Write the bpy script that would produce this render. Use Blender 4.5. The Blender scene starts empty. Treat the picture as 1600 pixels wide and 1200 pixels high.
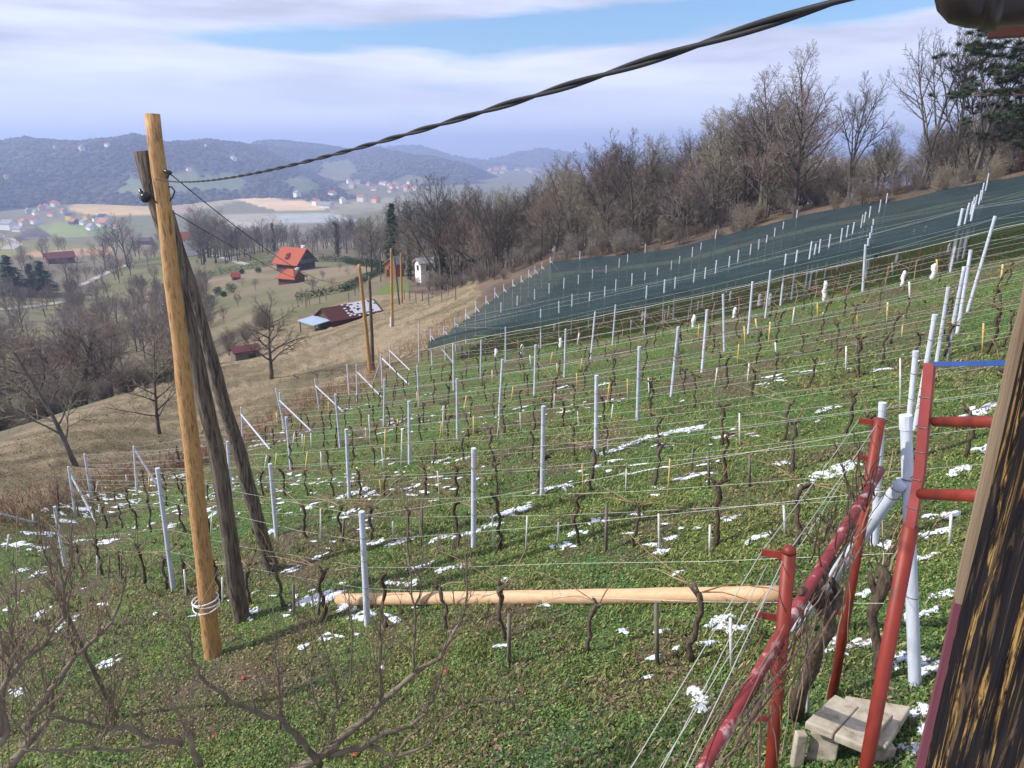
import bpy, math, random
import numpy as np
from mathutils import Vector, Matrix, noise as mnoise

R = math.radians
random.seed(7)
RNG = np.random.default_rng(11)
scene = bpy.context.scene
COL = scene.collection

# ------------------------------------------------------------------ camera model
F = 1109.0                       # focal length in pixels of the 1600 px wide photograph
PITCH = R(18.2)
SP, CP = math.sin(PITCH), math.cos(PITCH)


def ray(u, v):
    a = (u - 800.0) / F
    b = (600.0 - v) / F
    return (a, CP + b * SP, -SP + b * CP)


def P(u, v, d):
    """point seen at photo pixel u,v at horizontal distance d from the camera (camera = origin)"""
    r = ray(u, v)
    k = d / math.hypot(r[0], r[1])
    return Vector((r[0] * k, r[1] * k, r[2] * k))


def project(x, y, z):
    fz = y * CP - z * SP
    up = y * SP + z * CP
    fz = np.where(np.abs(fz) < 1e-6, 1e-6, fz) if isinstance(fz, np.ndarray) else (fz if abs(fz) > 1e-6 else 1e-6)
    return 800 + F * x / fz, 600 - F * up / fz, fz


cam = bpy.data.cameras.new("camera")
cam.sensor_width = 36.0
cam.lens = 36.0 * F / 1600.0
cam.clip_start = 0.05
cam.clip_end = 20000
cam_ob = bpy.data.objects.new("camera", cam)
COL.objects.link(cam_ob)
cam_ob.rotation_euler = (R(90) - PITCH, 0, 0)
scene.camera = cam_ob

# ------------------------------------------------------------------ terrain
ctl = []


def cz(x, y, z):
    d = math.hypot(x, y)
    ctl.append((math.atan2(x, y), math.log(d), z / d))


def cv(u, v, d):
    p = P(u, v, d)
    cz(p.x, p.y, p.z)


def cuz(u, z, d):
    r = ray(u, 330)
    k = d / math.hypot(r[0], r[1])
    cz(r[0] * k, r[1] * k, z)


SD = (0.854, -0.523)             # along the vineyard rows, uphill
ND = (0.523, 0.854)              # across the rows, away from the house


def sn(x, y):
    return SD[0] * x + SD[1] * y, ND[0] * x + ND[1] * y


def xy(s, n):
    return SD[0] * s + ND[0] * n, SD[1] * s + ND[1] * n


for azd in range(-66, 67, 11):
    for d in (2.2, 3.4, 5, 7.5, 11, 15, 20, 25, 31):
        x, y = d * math.sin(R(azd)), d * math.cos(R(azd))
        s, n = sn(x, y)
        if n < 28 and s > -24:
            cz(x, y, -4.035 + 0.329 * min(s, 9) + (0 if s < 9 else 0.12 * (s - 9)))
for u, v, d in ((860, 409, 62), (960, 400, 59), (1070, 385, 57), (1200, 350, 55.8), (1400, 312, 54.7), (1600, 272, 54.7), (780, 447, 52)):
    p = P(u, v, d)
    cz(p.x, p.y, p.z - 1.75)
for c in ((860, 404, 72), (960, 394, 69), (1070, 379, 66), (1200, 346, 64), (1300, 329, 63.5), (1400, 309, 63), (1500, 290, 63), (1600, 269, 63), (1750, 240, 62),
          (860, 398, 100), (1000, 384, 95), (1200, 345, 92), (1400, 310, 90), (1600, 275, 88),
          (-150, 860, 22), (0, 800, 25), (0, 760, 28.5), (0, 700, 36), (-150, 740, 34), (120, 725, 31), (110, 662, 41), (250, 680, 38), (200, 700, 34), (250, 613, 50), (150, 643, 44),
          (340, 571, 62), (350, 640, 44), (425, 590, 52), (400, 558, 64), (460, 560, 58), (577, 582, 47), (500, 600, 46), (613, 510, 62), (690, 477, 68), (550, 540, 58), (450, 505, 90), (500, 506, 88), (460, 530, 72), (560, 495, 82),
          (0, 690, 80), (0, 600, 120), (0, 540, 170), (0, 480, 240), (0, 440, 300), (0, 400, 450), (0, 370, 700),
          (-200, 690, 90), (-200, 560, 150), (-200, 480, 240), (-200, 400, 450),
          (150, 634, 75), (150, 560, 130), (150, 510, 185), (150, 480, 230), (150, 440, 290), (150, 410, 380), (150, 385, 600),
          (250, 600, 85), (250, 540, 135), (250, 490, 190), (250, 470, 212), (250, 430, 280), (250, 395, 380), (250, 389, 410),
          (340, 560, 86), (340, 510, 120), (350, 470, 165), (350, 440, 215), (350, 400, 330), (350, 386, 400),
          (420, 470, 140), (460, 425, 215), (460, 390, 300), (560, 410, 230), (560, 390, 300), (650, 437, 125), (650, 400, 200), (540, 470, 105), (540, 440, 150), (600, 440, 125), (700, 455, 90), (760, 430, 90)):
    cv(*c)
for u, z, d in ((250, -88, 800), (350, -88, 800), (460, -88, 800), (560, -86, 800), (650, -60, 420), (760, -50, 300), (860, -40, 210), (1000, -30, 190), (1200, -25, 160), (1400, -22, 150), (1600, -18, 150),
                (860, -75, 450), (1000, -70, 420), (1200, -65, 400), (1400, -62, 400), (1600, -60, 400), (0, -88, 900), (150, -88, 850)):
    cuz(u, z, d)
for u in range(-300, 2000, 230):
    for d in (1100, 1700, 2700, 4300, 6500):
        cuz(u, -90, d)
    if u > 650:
        cuz(u, -88, 750)

LS = 0.33
_C = np.array(ctl)
_CP = np.c_[_C[:, 0], _C[:, 1] * LS]


def _phi(r2):
    return 0.5 * r2 * np.log(np.maximum(r2, 1e-12))


_n = len(_CP)
_r2 = ((_CP[:, None, :] - _CP[None, :, :]) ** 2).sum(-1)
_A = np.zeros((_n + 3, _n + 3))
_A[:_n, :_n] = _phi(_r2) + np.eye(_n) * 4e-4
_A[:_n, _n:] = np.c_[np.ones(_n), _CP]
_A[_n:, :_n] = _A[:_n, _n:].T
_W = np.linalg.solve(_A, np.r_[_C[:, 2], np.zeros(3)])


def tpl(az, ld):
    """tangent of the ground's elevation at azimuth az, log distance ld (arrays)"""
    az = np.asarray(az, float).ravel()
    ld = np.asarray(ld, float).ravel()
    out = np.empty(len(az))
    for i in range(0, len(az), 20000):
        q = np.c_[az[i:i + 20000], ld[i:i + 20000] * LS]
        r2 = ((q[:, None, 0] - _CP[None, :, 0]) ** 2 + (q[:, None, 1] - _CP[None, :, 1]) ** 2)
        out[i:i + 20000] = _phi(r2) @ _W[:_n] + _W[_n] + q @ _W[_n + 1:]
    return out


def Hxy(x, y):
    x = np.asarray(x, float); y = np.asarray(y, float)
    d = np.maximum(np.hypot(x, y), 1.5)
    az = np.clip(np.arctan2(x, y), -1.3, 1.3)
    return (tpl(az, np.log(d)) * d.ravel()).reshape(x.shape)


def H(x, y):
    return float(Hxy(np.array([x]), np.array([y]))[0])


_LD = np.linspace(math.log(2.0), math.log(6000), 900)


def G(u, v, dmin=2.0):
    """where the view ray through photo pixel u,v first meets the ground"""
    r = ray(u, v)
    h = math.hypot(r[0], r[1])
    t = r[2] / h
    g = tpl(np.full(len(_LD), math.atan2(r[0], r[1])), _LD)
    ok = np.where((g >= t) & (_LD > math.log(dmin)))[0]
    if len(ok) == 0:
        d = 6000.0
    else:
        i = ok[0]
        if i > 0 and g[i - 1] < t:
            f = (t - g[i - 1]) / (g[i] - g[i - 1])
            d = math.exp(_LD[i - 1] + f * (_LD[i] - _LD[i - 1]))
        else:
            d = math.exp(_LD[i])
    return Vector((r[0] / h * d, r[1] / h * d, t * d))


def at_ud(u, d, v=420):
    """ground point below photo column u at horizontal distance d"""
    r = ray(u, v)
    h = math.hypot(r[0], r[1])
    x, y = r[0] / h * d, r[1] / h * d
    return Vector((x, y, H(x, y)))


# ------------------------------------------------------------------ numpy noise
def _hash(ix, iy, seed):
    h = (ix * 374761393 + iy * 668265263 + seed * 974711) & 0x7fffffff
    h = ((h ^ (h >> 13)) * 1274126177) & 0x7fffffff
    return ((h ^ (h >> 16)) & 0xffff) / 65535.0


def vnoise(x, y, seed=0):
    x = np.asarray(x, float); y = np.asarray(y, float)
    ix = np.floor(x).astype(np.int64); iy = np.floor(y).astype(np.int64)
    fx = x - ix; fy = y - iy
    fx = fx * fx * (3 - 2 * fx); fy = fy * fy * (3 - 2 * fy)
    a = _hash(ix, iy, seed); b = _hash(ix + 1, iy, seed); c = _hash(ix, iy + 1, seed); d = _hash(ix + 1, iy + 1, seed)
    return (a * (1 - fx) + b * fx) * (1 - fy) + (c * (1 - fx) + d * fx) * fy


def fbm(x, y, seed=0, octv=4):
    x = np.asarray(x, float); y = np.asarray(y, float)
    s = 0; a = 0.5; t = 0
    for i in range(octv):
        s = s + a * vnoise(x * 2 ** i, y * 2 ** i, seed + i * 17); t += a; a *= 0.5
    return s / t


# ------------------------------------------------------------------ materials
def newmat(name):
    m = bpy.data.materials.new(name)
    m.use_nodes = True
    nt = m.node_tree
    return m, nt, nt.nodes["Principled BSDF"]


def pm(name, c1, c2=None, scale=8.0, rough=0.8, bump=0.0, stretch=(1, 1, 1), lo=0.35, hi=0.65, c3=None, rnd=0.0, detail=5.0, spec=0.3, metal=0.0, bdist=0.02):
    """principled material with noise-mixed colours, optional bump and per-object brightness variation"""
    m, nt, b = newmat(name)
    b.inputs["Roughness"].default_value = rough
    b.inputs["Specular IOR Level"].default_value = spec
    b.inputs["Metallic"].default_value = metal
    if c2 is None:
        c2 = tuple(x * 0.8 for x in c1)
    tc = nt.nodes.new("ShaderNodeTexCoord")
    mp = nt.nodes.new("ShaderNodeMapping")
    mp.inputs["Scale"].default_value = stretch
    nz = nt.nodes.new("ShaderNodeTexNoise")
    nz.inputs["Scale"].default_value = scale
    nz.inputs["Detail"].default_value = detail
    nz.inputs["Roughness"].default_value = 0.6
    nt.links.new(tc.outputs["Object"], mp.inputs[0])
    nt.links.new(mp.outputs[0], nz.inputs["Vector"])
    rp = nt.nodes.new("ShaderNodeValToRGB")
    e = rp.color_ramp.elements
    e[0].position = lo; e[0].color = (*c1, 1)
    e[1].position = hi; e[1].color = (*c2, 1)
    if c3:
        k = e.new(min(0.98, hi + 0.12)); k.color = (*c3, 1)
    nt.links.new(nz.outputs["Fac"], rp.inputs[0])
    out = rp.outputs[0]
    if rnd:
        oi = nt.nodes.new("ShaderNodeObjectInfo")
        hs = nt.nodes.new("ShaderNodeHueSaturation")
        mr = nt.nodes.new("ShaderNodeMapRange")
        mr.inputs[3].default_value = 1 - rnd; mr.inputs[4].default_value = 1 + rnd
        nt.links.new(oi.outputs["Random"], mr.inputs[0])
        nt.links.new(mr.outputs[0], hs.inputs["Value"])
        mr2 = nt.nodes.new("ShaderNodeMapRange")
        mr2.inputs[3].default_value = 1 + rnd; mr2.inputs[4].default_value = 1 - rnd
        nt.links.new(oi.outputs["Random"], mr2.inputs[0])
        nt.links.new(mr2.outputs[0], hs.inputs["Saturation"])
        nt.links.new(out, hs.inputs["Color"]); out = hs.outputs[0]
    nt.links.new(out, b.inputs["Base Color"])
    if bump:
        bp = nt.nodes.new("ShaderNodeBump")
        bp.inputs["Strength"].default_value = bump
        bp.inputs["Distance"].default_value = bdist
        nt.links.new(nz.outputs["Fac"], bp.inputs["Height"])
        nt.links.new(bp.outputs[0], b.inputs["Normal"])
    return m


def attrmat(name, scale=6.0, amt=0.5, rough=0.95, bump=0.4, bdist=0.05, fine=40.0, translucent=False):
    """material whose colour is the mesh's own colour attribute, broken up by noise"""
    m, nt, b = newmat(name)
    b.inputs["Roughness"].default_value = rough
    b.inputs["Specular IOR Level"].default_value = 0.15
    at = nt.nodes.new("ShaderNodeAttribute"); at.attribute_name = "Col"
    if not amt:
        nt.links.new(at.outputs["Color"], b.inputs["Base Color"])
        return m
    tc = nt.nodes.new("ShaderNodeTexCoord")
    n1 = nt.nodes.new("ShaderNodeTexNoise"); n1.inputs["Scale"].default_value = scale; n1.inputs["Detail"].default_value = 8; n1.inputs["Roughness"].default_value = 0.7
    n2 = nt.nodes.new("ShaderNodeTexNoise"); n2.inputs["Scale"].default_value = fine; n2.inputs["Detail"].default_value = 4
    nt.links.new(tc.outputs["Object"], n1.inputs["Vector"]); nt.links.new(tc.outputs["Object"], n2.inputs["Vector"])
    ad = nt.nodes.new("ShaderNodeMath"); ad.operation = 'ADD'
    nt.links.new(n1.outputs["Fac"], ad.inputs[0]); nt.links.new(n2.outputs["Fac"], ad.inputs[1])
    mr = nt.nodes.new("ShaderNodeMapRange")
    mr.inputs[1].default_value = 0.7; mr.inputs[2].default_value = 1.3
    mr.inputs[3].default_value = 1 - amt; mr.inputs[4].default_value = 1 + amt
    nt.links.new(ad.outputs[0], mr.inputs[0])
    mx = nt.nodes.new("ShaderNodeVectorMath"); mx.operation = 'SCALE'
    nt.links.new(at.outputs["Color"], mx.inputs[0]); nt.links.new(mr.outputs[0], mx.inputs["Scale"])
    nt.links.new(mx.outputs[0], b.inputs["Base Color"])
    bp = nt.nodes.new("ShaderNodeBump"); bp.inputs["Strength"].default_value = bump; bp.inputs["Distance"].default_value = bdist
    nt.links.new(ad.outputs[0], bp.inputs["Height"]); nt.links.new(bp.outputs[0], b.inputs["Normal"])
    return m


M = {}
M['ground'] = attrmat("ground_cover", 5.0, 0.55, 0.95, 0.7, 0.06, 45.0)
M['far_ground'] = attrmat("far_ground", 0.06, 0.3, 0.95, 0.0, 0.05, 0.5)
M['leaf'] = attrmat("leaf_scatter", amt=0, rough=0.7)
M['hill'] = attrmat("wooded_hill", 0.02, 0.35, 0.95, 0.0, 0.05, 0.12)
M['wood_new'] = pm("fresh_peeled_wood", (0.15, 0.075, 0.028), (0.41, 0.245, 0.095), 10, 0.65, 0.6, (3, 3, 0.5), 0.33, 0.50, (0.30, 0.145, 0.05), bdist=0.012)
M['wood_log'] = pm("pale_peeled_log", (0.44, 0.27, 0.145), (0.52, 0.36, 0.22), 6, 0.65, 0.4, (0.5, 3, 3), 0.3, 0.65, (0.36, 0.20, 0.10), bdist=0.01)
M['wood_old'] = pm("weathered_grey_wood", (0.045, 0.034, 0.026), (0.19, 0.155, 0.12), 14, 0.9, 1.0, (2.5, 2.5, 0.18), 0.38, 0.64, bdist=0.03)
M['concrete'] = pm("pale_blue_grey_concrete", (0.50, 0.54, 0.61), (0.40, 0.43, 0.49), 9, 0.8, 0.3, (2.5, 2.5, 0.35), 0.35, 0.62, (0.22, 0.22, 0.215), rnd=0.10, detail=8, bdist=0.004)
M['tie'] = pm("dark_rusty_wire", (0.10, 0.08, 0.07), (0.16, 0.12, 0.10), 30, 0.6)
M['wire'] = pm("galvanised_wire", (0.42, 0.44, 0.40), (0.32, 0.34, 0.30), 3, 0.5, metal=0.2)
M['vine'] = pm("vine_bark", (0.035, 0.025, 0.018), (0.13, 0.095, 0.065), 22, 0.95, 0.9, (2, 2, 0.5), 0.36, 0.68, rnd=0.25)
M['cane'] = pm("vine_cane_bark", (0.17, 0.10, 0.055), (0.26, 0.17, 0.10), 12, 0.7, rnd=0.3)
M['stake_white'] = pm("whitewashed_stake", (0.66, 0.66, 0.62), (0.45, 0.45, 0.42), 14, 0.7, rnd=0.1)
M['stake_yellow'] = pm("yellow_bamboo", (0.62, 0.44, 0.14), (0.48, 0.36, 0.16), 14, 0.6, rnd=0.15)
M['stake_grey'] = pm("grey_wood_stake", (0.10, 0.085, 0.07), (0.17, 0.15, 0.12), 14, 0.9, 0.4, (2, 2, 0.3))
M['sleeve'] = pm("white_film", (0.78, 0.78, 0.80), (0.6, 0.6, 0.62), 12, 0.5)
M['snow'] = pm("old_snow", (0.64, 0.67, 0.73), (0.50, 0.53, 0.59), 14, 0.7, 0.6, bdist=0.02)
M['bark'] = pm("grey_brown_bark", (0.05, 0.043, 0.037), (0.145, 0.125, 0.105), 3, 0.95, 0.5, (2, 2, 0.5), 0.35, 0.7, rnd=0.25)
M['twig'] = pm("bare_twigs", (0.145, 0.118, 0.10), (0.225, 0.185, 0.155), 0.5, 0.95, rnd=0.25)
M['twig_dark'] = pm("dark_grey_twigs", (0.055, 0.047, 0.042), (0.095, 0.082, 0.072), 0.5, 0.95, rnd=0.2)
M['twig_red'] = pm("reddish_twigs", (0.165, 0.10, 0.085), (0.215, 0.14, 0.12), 0.5, 0.95, rnd=0.2)
M['twig_pale'] = pm("olive_grey_twigs", (0.18, 0.155, 0.11), (0.26, 0.225, 0.165), 0.5, 0.95, rnd=0.2)
M['bark_pale'] = pm("pale_grey_bark", (0.22, 0.20, 0.17), (0.11, 0.095, 0.08), 4, 0.9, 0.4, rnd=0.15)
M['apple_bark'] = pm("apple_bark", (0.085, 0.065, 0.045), (0.20, 0.165, 0.115), 16, 0.85, 0.9, (1, 1, 0.6), 0.3, 0.7, (0.14, 0.135, 0.06), bdist=0.01)
M['shoot'] = pm("brown_shoots", (0.12, 0.08, 0.055), (0.20, 0.145, 0.10), 9, 0.7)
M['needle'] = pm("dark_needles", (0.018, 0.035, 0.014), (0.04, 0.065, 0.025), 1.2, 0.8, rnd=0.25)
M['pine'] = pm("pine_needles", (0.028, 0.048, 0.02), (0.06, 0.085, 0.035), 1.2, 0.8, rnd=0.1)
M['ivy'] = pm("ivy_leaves", (0.016, 0.028, 0.01), (0.045, 0.06, 0.02), 1.0, 0.6, rnd=0.2)
M['hedge'] = pm("hedge_leaves", (0.02, 0.04, 0.012), (0.05, 0.08, 0.022), 0.8, 0.8, rnd=0.2)
M['red_paint'] = pm("red_oxide_paint", (0.21, 0.026, 0.014), (0.15, 0.020, 0.012), 11, 0.5, 0.25, (1, 1, .6), lo=0.35, hi=0.6, c3=(0.07, 0.018, 0.014), detail=9, bdist=0.003)
M['red_worn'] = pm("worn_pinkish_red_paint", (0.16, 0.022, 0.024), (0.21, 0.034, 0.036), 9, 0.42, 0.1, (1, 1, 0.6), 0.35, 0.55, (0.50, 0.36, 0.36), bdist=0.003)
M['red_flat'] = pm("faded_red_paint", (0.26, 0.050, 0.045), (0.19, 0.034, 0.030), 8, 0.5, 0.1, bdist=0.003)
M['blue_paint'] = pm("blue_paint", (0.022, 0.06, 0.22), (0.035, 0.08, 0.26), 8, 0.4)
M['cable'] = pm("black_cable_sheath", (0.008, 0.008, 0.009), (0.014, 0.014, 0.015), 20, 0.6)
M['white_cable'] = pm("white_cable_sheath", (0.72, 0.70, 0.74), (0.6, 0.6, 0.62), 9, 0.5)
M['porcelain'] = pm("black_insulator", (0.015, 0.015, 0.016), (0.03, 0.03, 0.03), 9, 0.25)
M['slab'] = pm("weathered_concrete_slab", (0.42, 0.37, 0.30), (0.30, 0.26, 0.20), 7, 0.9, 1.0, lo=0.36, hi=0.56, c3=(0.13, 0.12, 0.075), detail=9, bdist=0.012)
M['gutter'] = pm("dark_brown_gutter", (0.014, 0.010, 0.010), (0.026, 0.018, 0.016), 14, 0.35, 0.15)
M['fascia'] = pm("dark_red_fascia", (0.075, 0.022, 0.016), (0.05, 0.016, 0.012), 6, 0.6)
M['maroon'] = pm("maroon_plank", (0.12, 0.035, 0.05), (0.16, 0.05, 0.065), 5, 0.6, 0.2, (4, 4, 0.3))
M['trim'] = pm("bare_grey_trim_wood", (0.14, 0.095, 0.055), (0.27, 0.20, 0.13), 9, 0.85, 0.6, (6, 6, 0.25), bdist=0.005)


def peeling():
    m, nt, b = newmat("peeling_ochre_paint_on_black_wood")
    b.inputs["Roughness"].default_value = 0.85
    b.inputs["Specular IOR Level"].default_value = 0.1
    tc = nt.nodes.new("ShaderNodeTexCoord")
    L = nt.links.new

    def nz(scale, st, det=6, dist=0.0):
        mp = nt.nodes.new("ShaderNodeMapping"); mp.inputs["Scale"].default_value = st
        n = nt.nodes.new("ShaderNodeTexNoise"); n.inputs["Scale"].default_value = scale; n.inputs["Detail"].default_value = det
        n.inputs["Distortion"].default_value = dist; n.inputs["Roughness"].default_value = 0.65
        L(tc.outputs["Object"], mp.inputs[0]); L(mp.outputs[0], n.inputs["Vector"])
        return n

    def ramp(src, a, ca, z, cb):
        r = nt.nodes.new("ShaderNodeValToRGB"); e = r.color_ramp.elements
        e[0].position = a; e[0].color = (*ca, 1); e[1].position = z; e[1].color = (*cb, 1)
        L(src, r.inputs[0]); return r
    grain = nz(95, (1.0, 1.0, 0.04), 8, 0.6)
    base = ramp(grain.outputs["Fac"], 0.35, (0.003, 0.003, 0.004), 0.75, (0.022, 0.018, 0.019))
    grain2 = nz(75, (1.0, 1.0, 0.05), 8, 0.8)
    wood = ramp(grain2.outputs["Fac"], 0.56, (0, 0, 0), 0.66, (1, 1, 1))
    mx = nt.nodes.new("ShaderNodeMixRGB"); mx.inputs[2].default_value = (0.10, 0.066, 0.038, 1)
    L(wood.outputs[0], mx.inputs[0]); L(base.outputs[0], mx.inputs[1])
    pt = nz(95, (1.0, 1.0, 0.035), 11, 1.0)
    mask = ramp(pt.outputs["Fac"], 0.54, (0, 0, 0), 0.59, (1, 1, 1))
    fl = nz(170, (1, 1, 0.14), 6)
    flr = ramp(fl.outputs["Fac"], 0.36, (0, 0, 0), 0.46, (1, 1, 1))
    mul = nt.nodes.new("ShaderNodeMath"); mul.operation = 'MULTIPLY'
    L(mask.outputs[0], mul.inputs[0]); L(flr.outputs[0], mul.inputs[1])
    oc = ramp(fl.outputs["Fac"], 0.4, (0.20, 0.115, 0.038), 0.7, (0.30, 0.185, 0.065))
    mx2 = nt.nodes.new("ShaderNodeMixRGB")
    L(mul.outputs[0], mx2.inputs[0]); L(mx.outputs[0], mx2.inputs[1]); L(oc.outputs[0], mx2.inputs[2])
    L(mx2.outputs[0], b.inputs["Base Color"])
    bp = nt.nodes.new("ShaderNodeBump"); bp.inputs["Strength"].default_value = 0.8; bp.inputs["Distance"].default_value = 0.006
    ad = nt.nodes.new("ShaderNodeMath"); ad.operation = 'ADD'
    L(grain.outputs["Fac"], ad.inputs[0]); L(mul.outputs[0], ad.inputs[1])
    L(ad.outputs[0], bp.inputs["Height"]); L(bp.outputs[0], b.inputs["Normal"])
    return m


M['peel'] = peeling()


def netmat():
    m, nt, b = newmat("dark_green_net")
    b.inputs["Roughness"].default_value = 0.8
    b.inputs["Specular IOR Level"].default_value = 0.2
    tc = nt.nodes.new("ShaderNodeTexCoord"); mp = nt.nodes.new("ShaderNodeMapping")
    mp.inputs["Rotation"].default_value = (0, 0, -math.atan2(SD[1], SD[0])); 
    mp2 = nt.nodes.new("ShaderNodeMapping"); mp2.inputs["Scale"].default_value = (0.10, 1.3, 1.3)
    nz = nt.nodes.new("ShaderNodeTexNoise"); nz.inputs["Scale"].default_value = 2.0; nz.inputs["Detail"].default_value = 6
    L = nt.links.new
    L(tc.outputs["Object"], mp.inputs[0]); L(mp.outputs[0], mp2.inputs[0]); L(mp2.outputs[0], nz.inputs["Vector"])
    r = nt.nodes.new("ShaderNodeValToRGB"); e = r.color_ramp.elements
    e[0].position = 0.3; e[0].color = (0.012, 0.027, 0.032, 1); e[1].position = 0.75; e[1].color = (0.026, 0.050, 0.056, 1)
    L(nz.outputs["Fac"], r.inputs[0]); L(r.outputs[0], b.inputs["Base Color"])
    tr = nt.nodes.new("ShaderNodeBsdfTransparent"); mix = nt.nodes.new("ShaderNodeMixShader")
    mix.inputs[0].default_value = 0.70
    o = nt.nodes["Material Output"]
    L(tr.outputs[0], mix.inputs[1]); L(b.outputs[0], mix.inputs[2]); L(mix.outputs[0], o.inputs["Surface"])
    return m


M['net'] = netmat()
WALL = {k: pm("wall_" + k, c, tuple(x * 0.85 for x in c), 2, 0.9) for k, c in dict(
    white=(0.78, 0.76, 0.72), cream=(0.66, 0.58, 0.45), yellow=(0.72, 0.52, 0.10), pink=(0.62, 0.42, 0.34), grey=(0.42, 0.42, 0.42), wine=(0.13, 0.03, 0.04),
    brown=(0.10, 0.06, 0.045), orange=(0.36, 0.14, 0.06), log=(0.11, 0.05, 0.03), plank=(0.16, 0.14, 0.12)).items()}
ROOF = {k: pm("roof_" + k, c, tuple(x * 0.75 for x in c), 3, 0.85, 0.3, (1, 6, 1)) for k, c in dict(
    red=(0.34, 0.075, 0.045), orange=(0.36, 0.085, 0.045), rust=(0.38, 0.17, 0.11), dark=(0.045, 0.05, 0.065), grey=(0.28, 0.28, 0.30), brown=(0.10, 0.055, 0.05), wine=(0.12, 0.035, 0.04), blue=(0.30, 0.38, 0.50), maroon=(0.095, 0.033, 0.030)).items()}
M['glass'] = pm("dark_window_glass", (0.03, 0.035, 0.045), (0.05, 0.055, 0.07), 2, 0.15, spec=0.6)
M['road'] = pm("pale_gravel_road", (0.36, 0.33, 0.30), (0.28, 0.26, 0.24), 3, 0.95)
M['green_shutter'] = pm("green_balcony_boards", (0.05, 0.09, 0.07), (0.07, 0.11, 0.09), 3, 0.7)


# ------------------------------------------------------------------ mesh building helpers
def _frame(d):
    d = d.normalized()
    a = Vector((0, 0, 1)) if abs(d.z) < 0.9 else Vector((1, 0, 0))
    x = d.cross(a).normalized()
    return x, d.cross(x).normalized()


class MB:
    def __init__(self):
        self.v = []; self.f = []

    def tube(self, pts, radii, n=6, cap=True):
        pts = [Vector(p) for p in pts]
        base = len(self.v)
        x = None
        for i, p in enumerate(pts):
            d = (pts[min(i + 1, len(pts) - 1)] - pts[max(i - 1, 0)])
            if d.length < 1e-9:
                d = Vector((0, 0, 1))
            d.normalize()
            if x is None:
                x, y = _frame(d)
            else:
                x = (x - d * x.dot(d))
                x = x.normalized() if x.length > 1e-6 else _frame(d)[0]
                y = d.cross(x)
            r = radii[i] if hasattr(radii, '__len__') else radii
            for k in range(n):
                a = 2 * math.pi * k / n
                q = p + x * (math.cos(a) * r) + y * (math.sin(a) * r)
                self.v.append((q.x, q.y, q.z))
        for i in range(len(pts) - 1):
            for k in range(n):
                a = base + i * n + k; b = base + i * n + (k + 1) % n
                self.f.append((a, b, b + n, a + n))
        if cap:
            self.f.append(tuple(base + k for k in range(n))[::-1])
            e = base + (len(pts) - 1) * n
            self.f.append(tuple(e + k for k in range(n)))

    def ribbon(self, pts, w):
        """thin tapering twig: a strip facing a random way"""
        d = pts[-1] - pts[0]
        side = d.cross(Vector((random.uniform(-1, 1), random.uniform(-1, 1), random.uniform(-1, 1))))
        if side.length < 1e-9:
            return
        side.normalize()
        b = len(self.v)
        m = len(pts)
        for i, p in enumerate(pts):
            h = side * (w * 0.5 * (1 - 0.75 * i / (m - 1)))
            q = p - h; r = p + h
            self.v.append((q.x, q.y, q.z)); self.v.append((r.x, r.y, r.z))
        for i in range(m - 1):
            a = b + i * 2
            self.f.append((a, a + 1, a + 3, a + 2))

    def tri(self, a, b, c):
        k = len(self.v)
        self.v += [tuple(a), tuple(b), tuple(c)]
        self.f.append((k, k + 1, k + 2))

    def quad(self, a, b, c, d):
        k = len(self.v)
        self.v += [tuple(a), tuple(b), tuple(c), tuple(d)]
        self.f.append((k, k + 1, k + 2, k + 3))

    def box(self, lo, hi, mat=None, bev=0.0):
        x0, y0, z0 = lo; x1, y1, z1 = hi
        k = len(self.v)
        vs = [(x0, y0, z0), (x1, y0, z0), (x1, y1, z0), (x0, y1, z0), (x0, y0, z1), (x1, y0, z1), (x1, y1, z1), (x0, y1, z1)]
        if mat is not None:
            vs = [tuple(mat @ Vector(q)) for q in vs]
        self.v += vs
        for f in ((0, 3, 2, 1), (4, 5, 6, 7), (0, 1, 5, 4), (1, 2, 6, 5), (2, 3, 7, 6), (3, 0, 4, 7)):
            self.f.append(tuple(k + i for i in f))

    def poly(self, bottom, top):
        """prism between two matching loops"""
        k = len(self.v); n = len(bottom)
        self.v += [tuple(p) for p in bottom] + [tuple(p) for p in top]
        self.f.append(tuple(range(k, k + n))[::-1]); self.f.append(tuple(range(k + n, k + 2 * n)))
        for i in range(n):
            j = (i + 1) % n
            self.f.append((k + i, k + j, k + n + j, k + n + i))

    def mesh(self, name, m, smooth=False):
        me = bpy.data.meshes.new(name)
        me.from_pydata(self.v, [], self.f)
        if m:
            me.materials.append(m)
        if smooth:
            me.polygons.foreach_set("use_smooth", [True] * len(me.polygons))
        me.update()
        return me


def link(name, data, parent=None, loc=None):
    o = bpy.data.objects.new(name, data)
    COL.objects.link(o)
    if parent is not None:
        o.parent = parent
    if loc is not None:
        o.location = loc
    return o


def tag(o, label, cat, group=None):
    o['label'] = label; o['category'] = cat
    if group:
        o['group'] = group
    return o


def thing(name, label, cat, loc, rotz=0.0, group=None):
    e = link(name, None, None, loc)
    e.rotation_euler = (0, 0, rotz)
    e.empty_display_size = 0.2
    return tag(e, label, cat, group)


def dup(root, loc, rotz=0.0, scale=1.0, label=None, group=None):
    r = root.copy(); COL.objects.link(r)
    r.location = loc; r.rotation_euler = (0, 0, rotz)
    r.scale = (scale,) * 3 if not hasattr(scale, '__len__') else scale
    if label: r['label'] = label
    if group: r['group'] = group
    for ch in list(root.children):
        c = ch.copy(); COL.objects.link(c); c.parent = r
        for g in ch.children:
            d = g.copy(); COL.objects.link(d); d.parent = c
    return r


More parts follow.
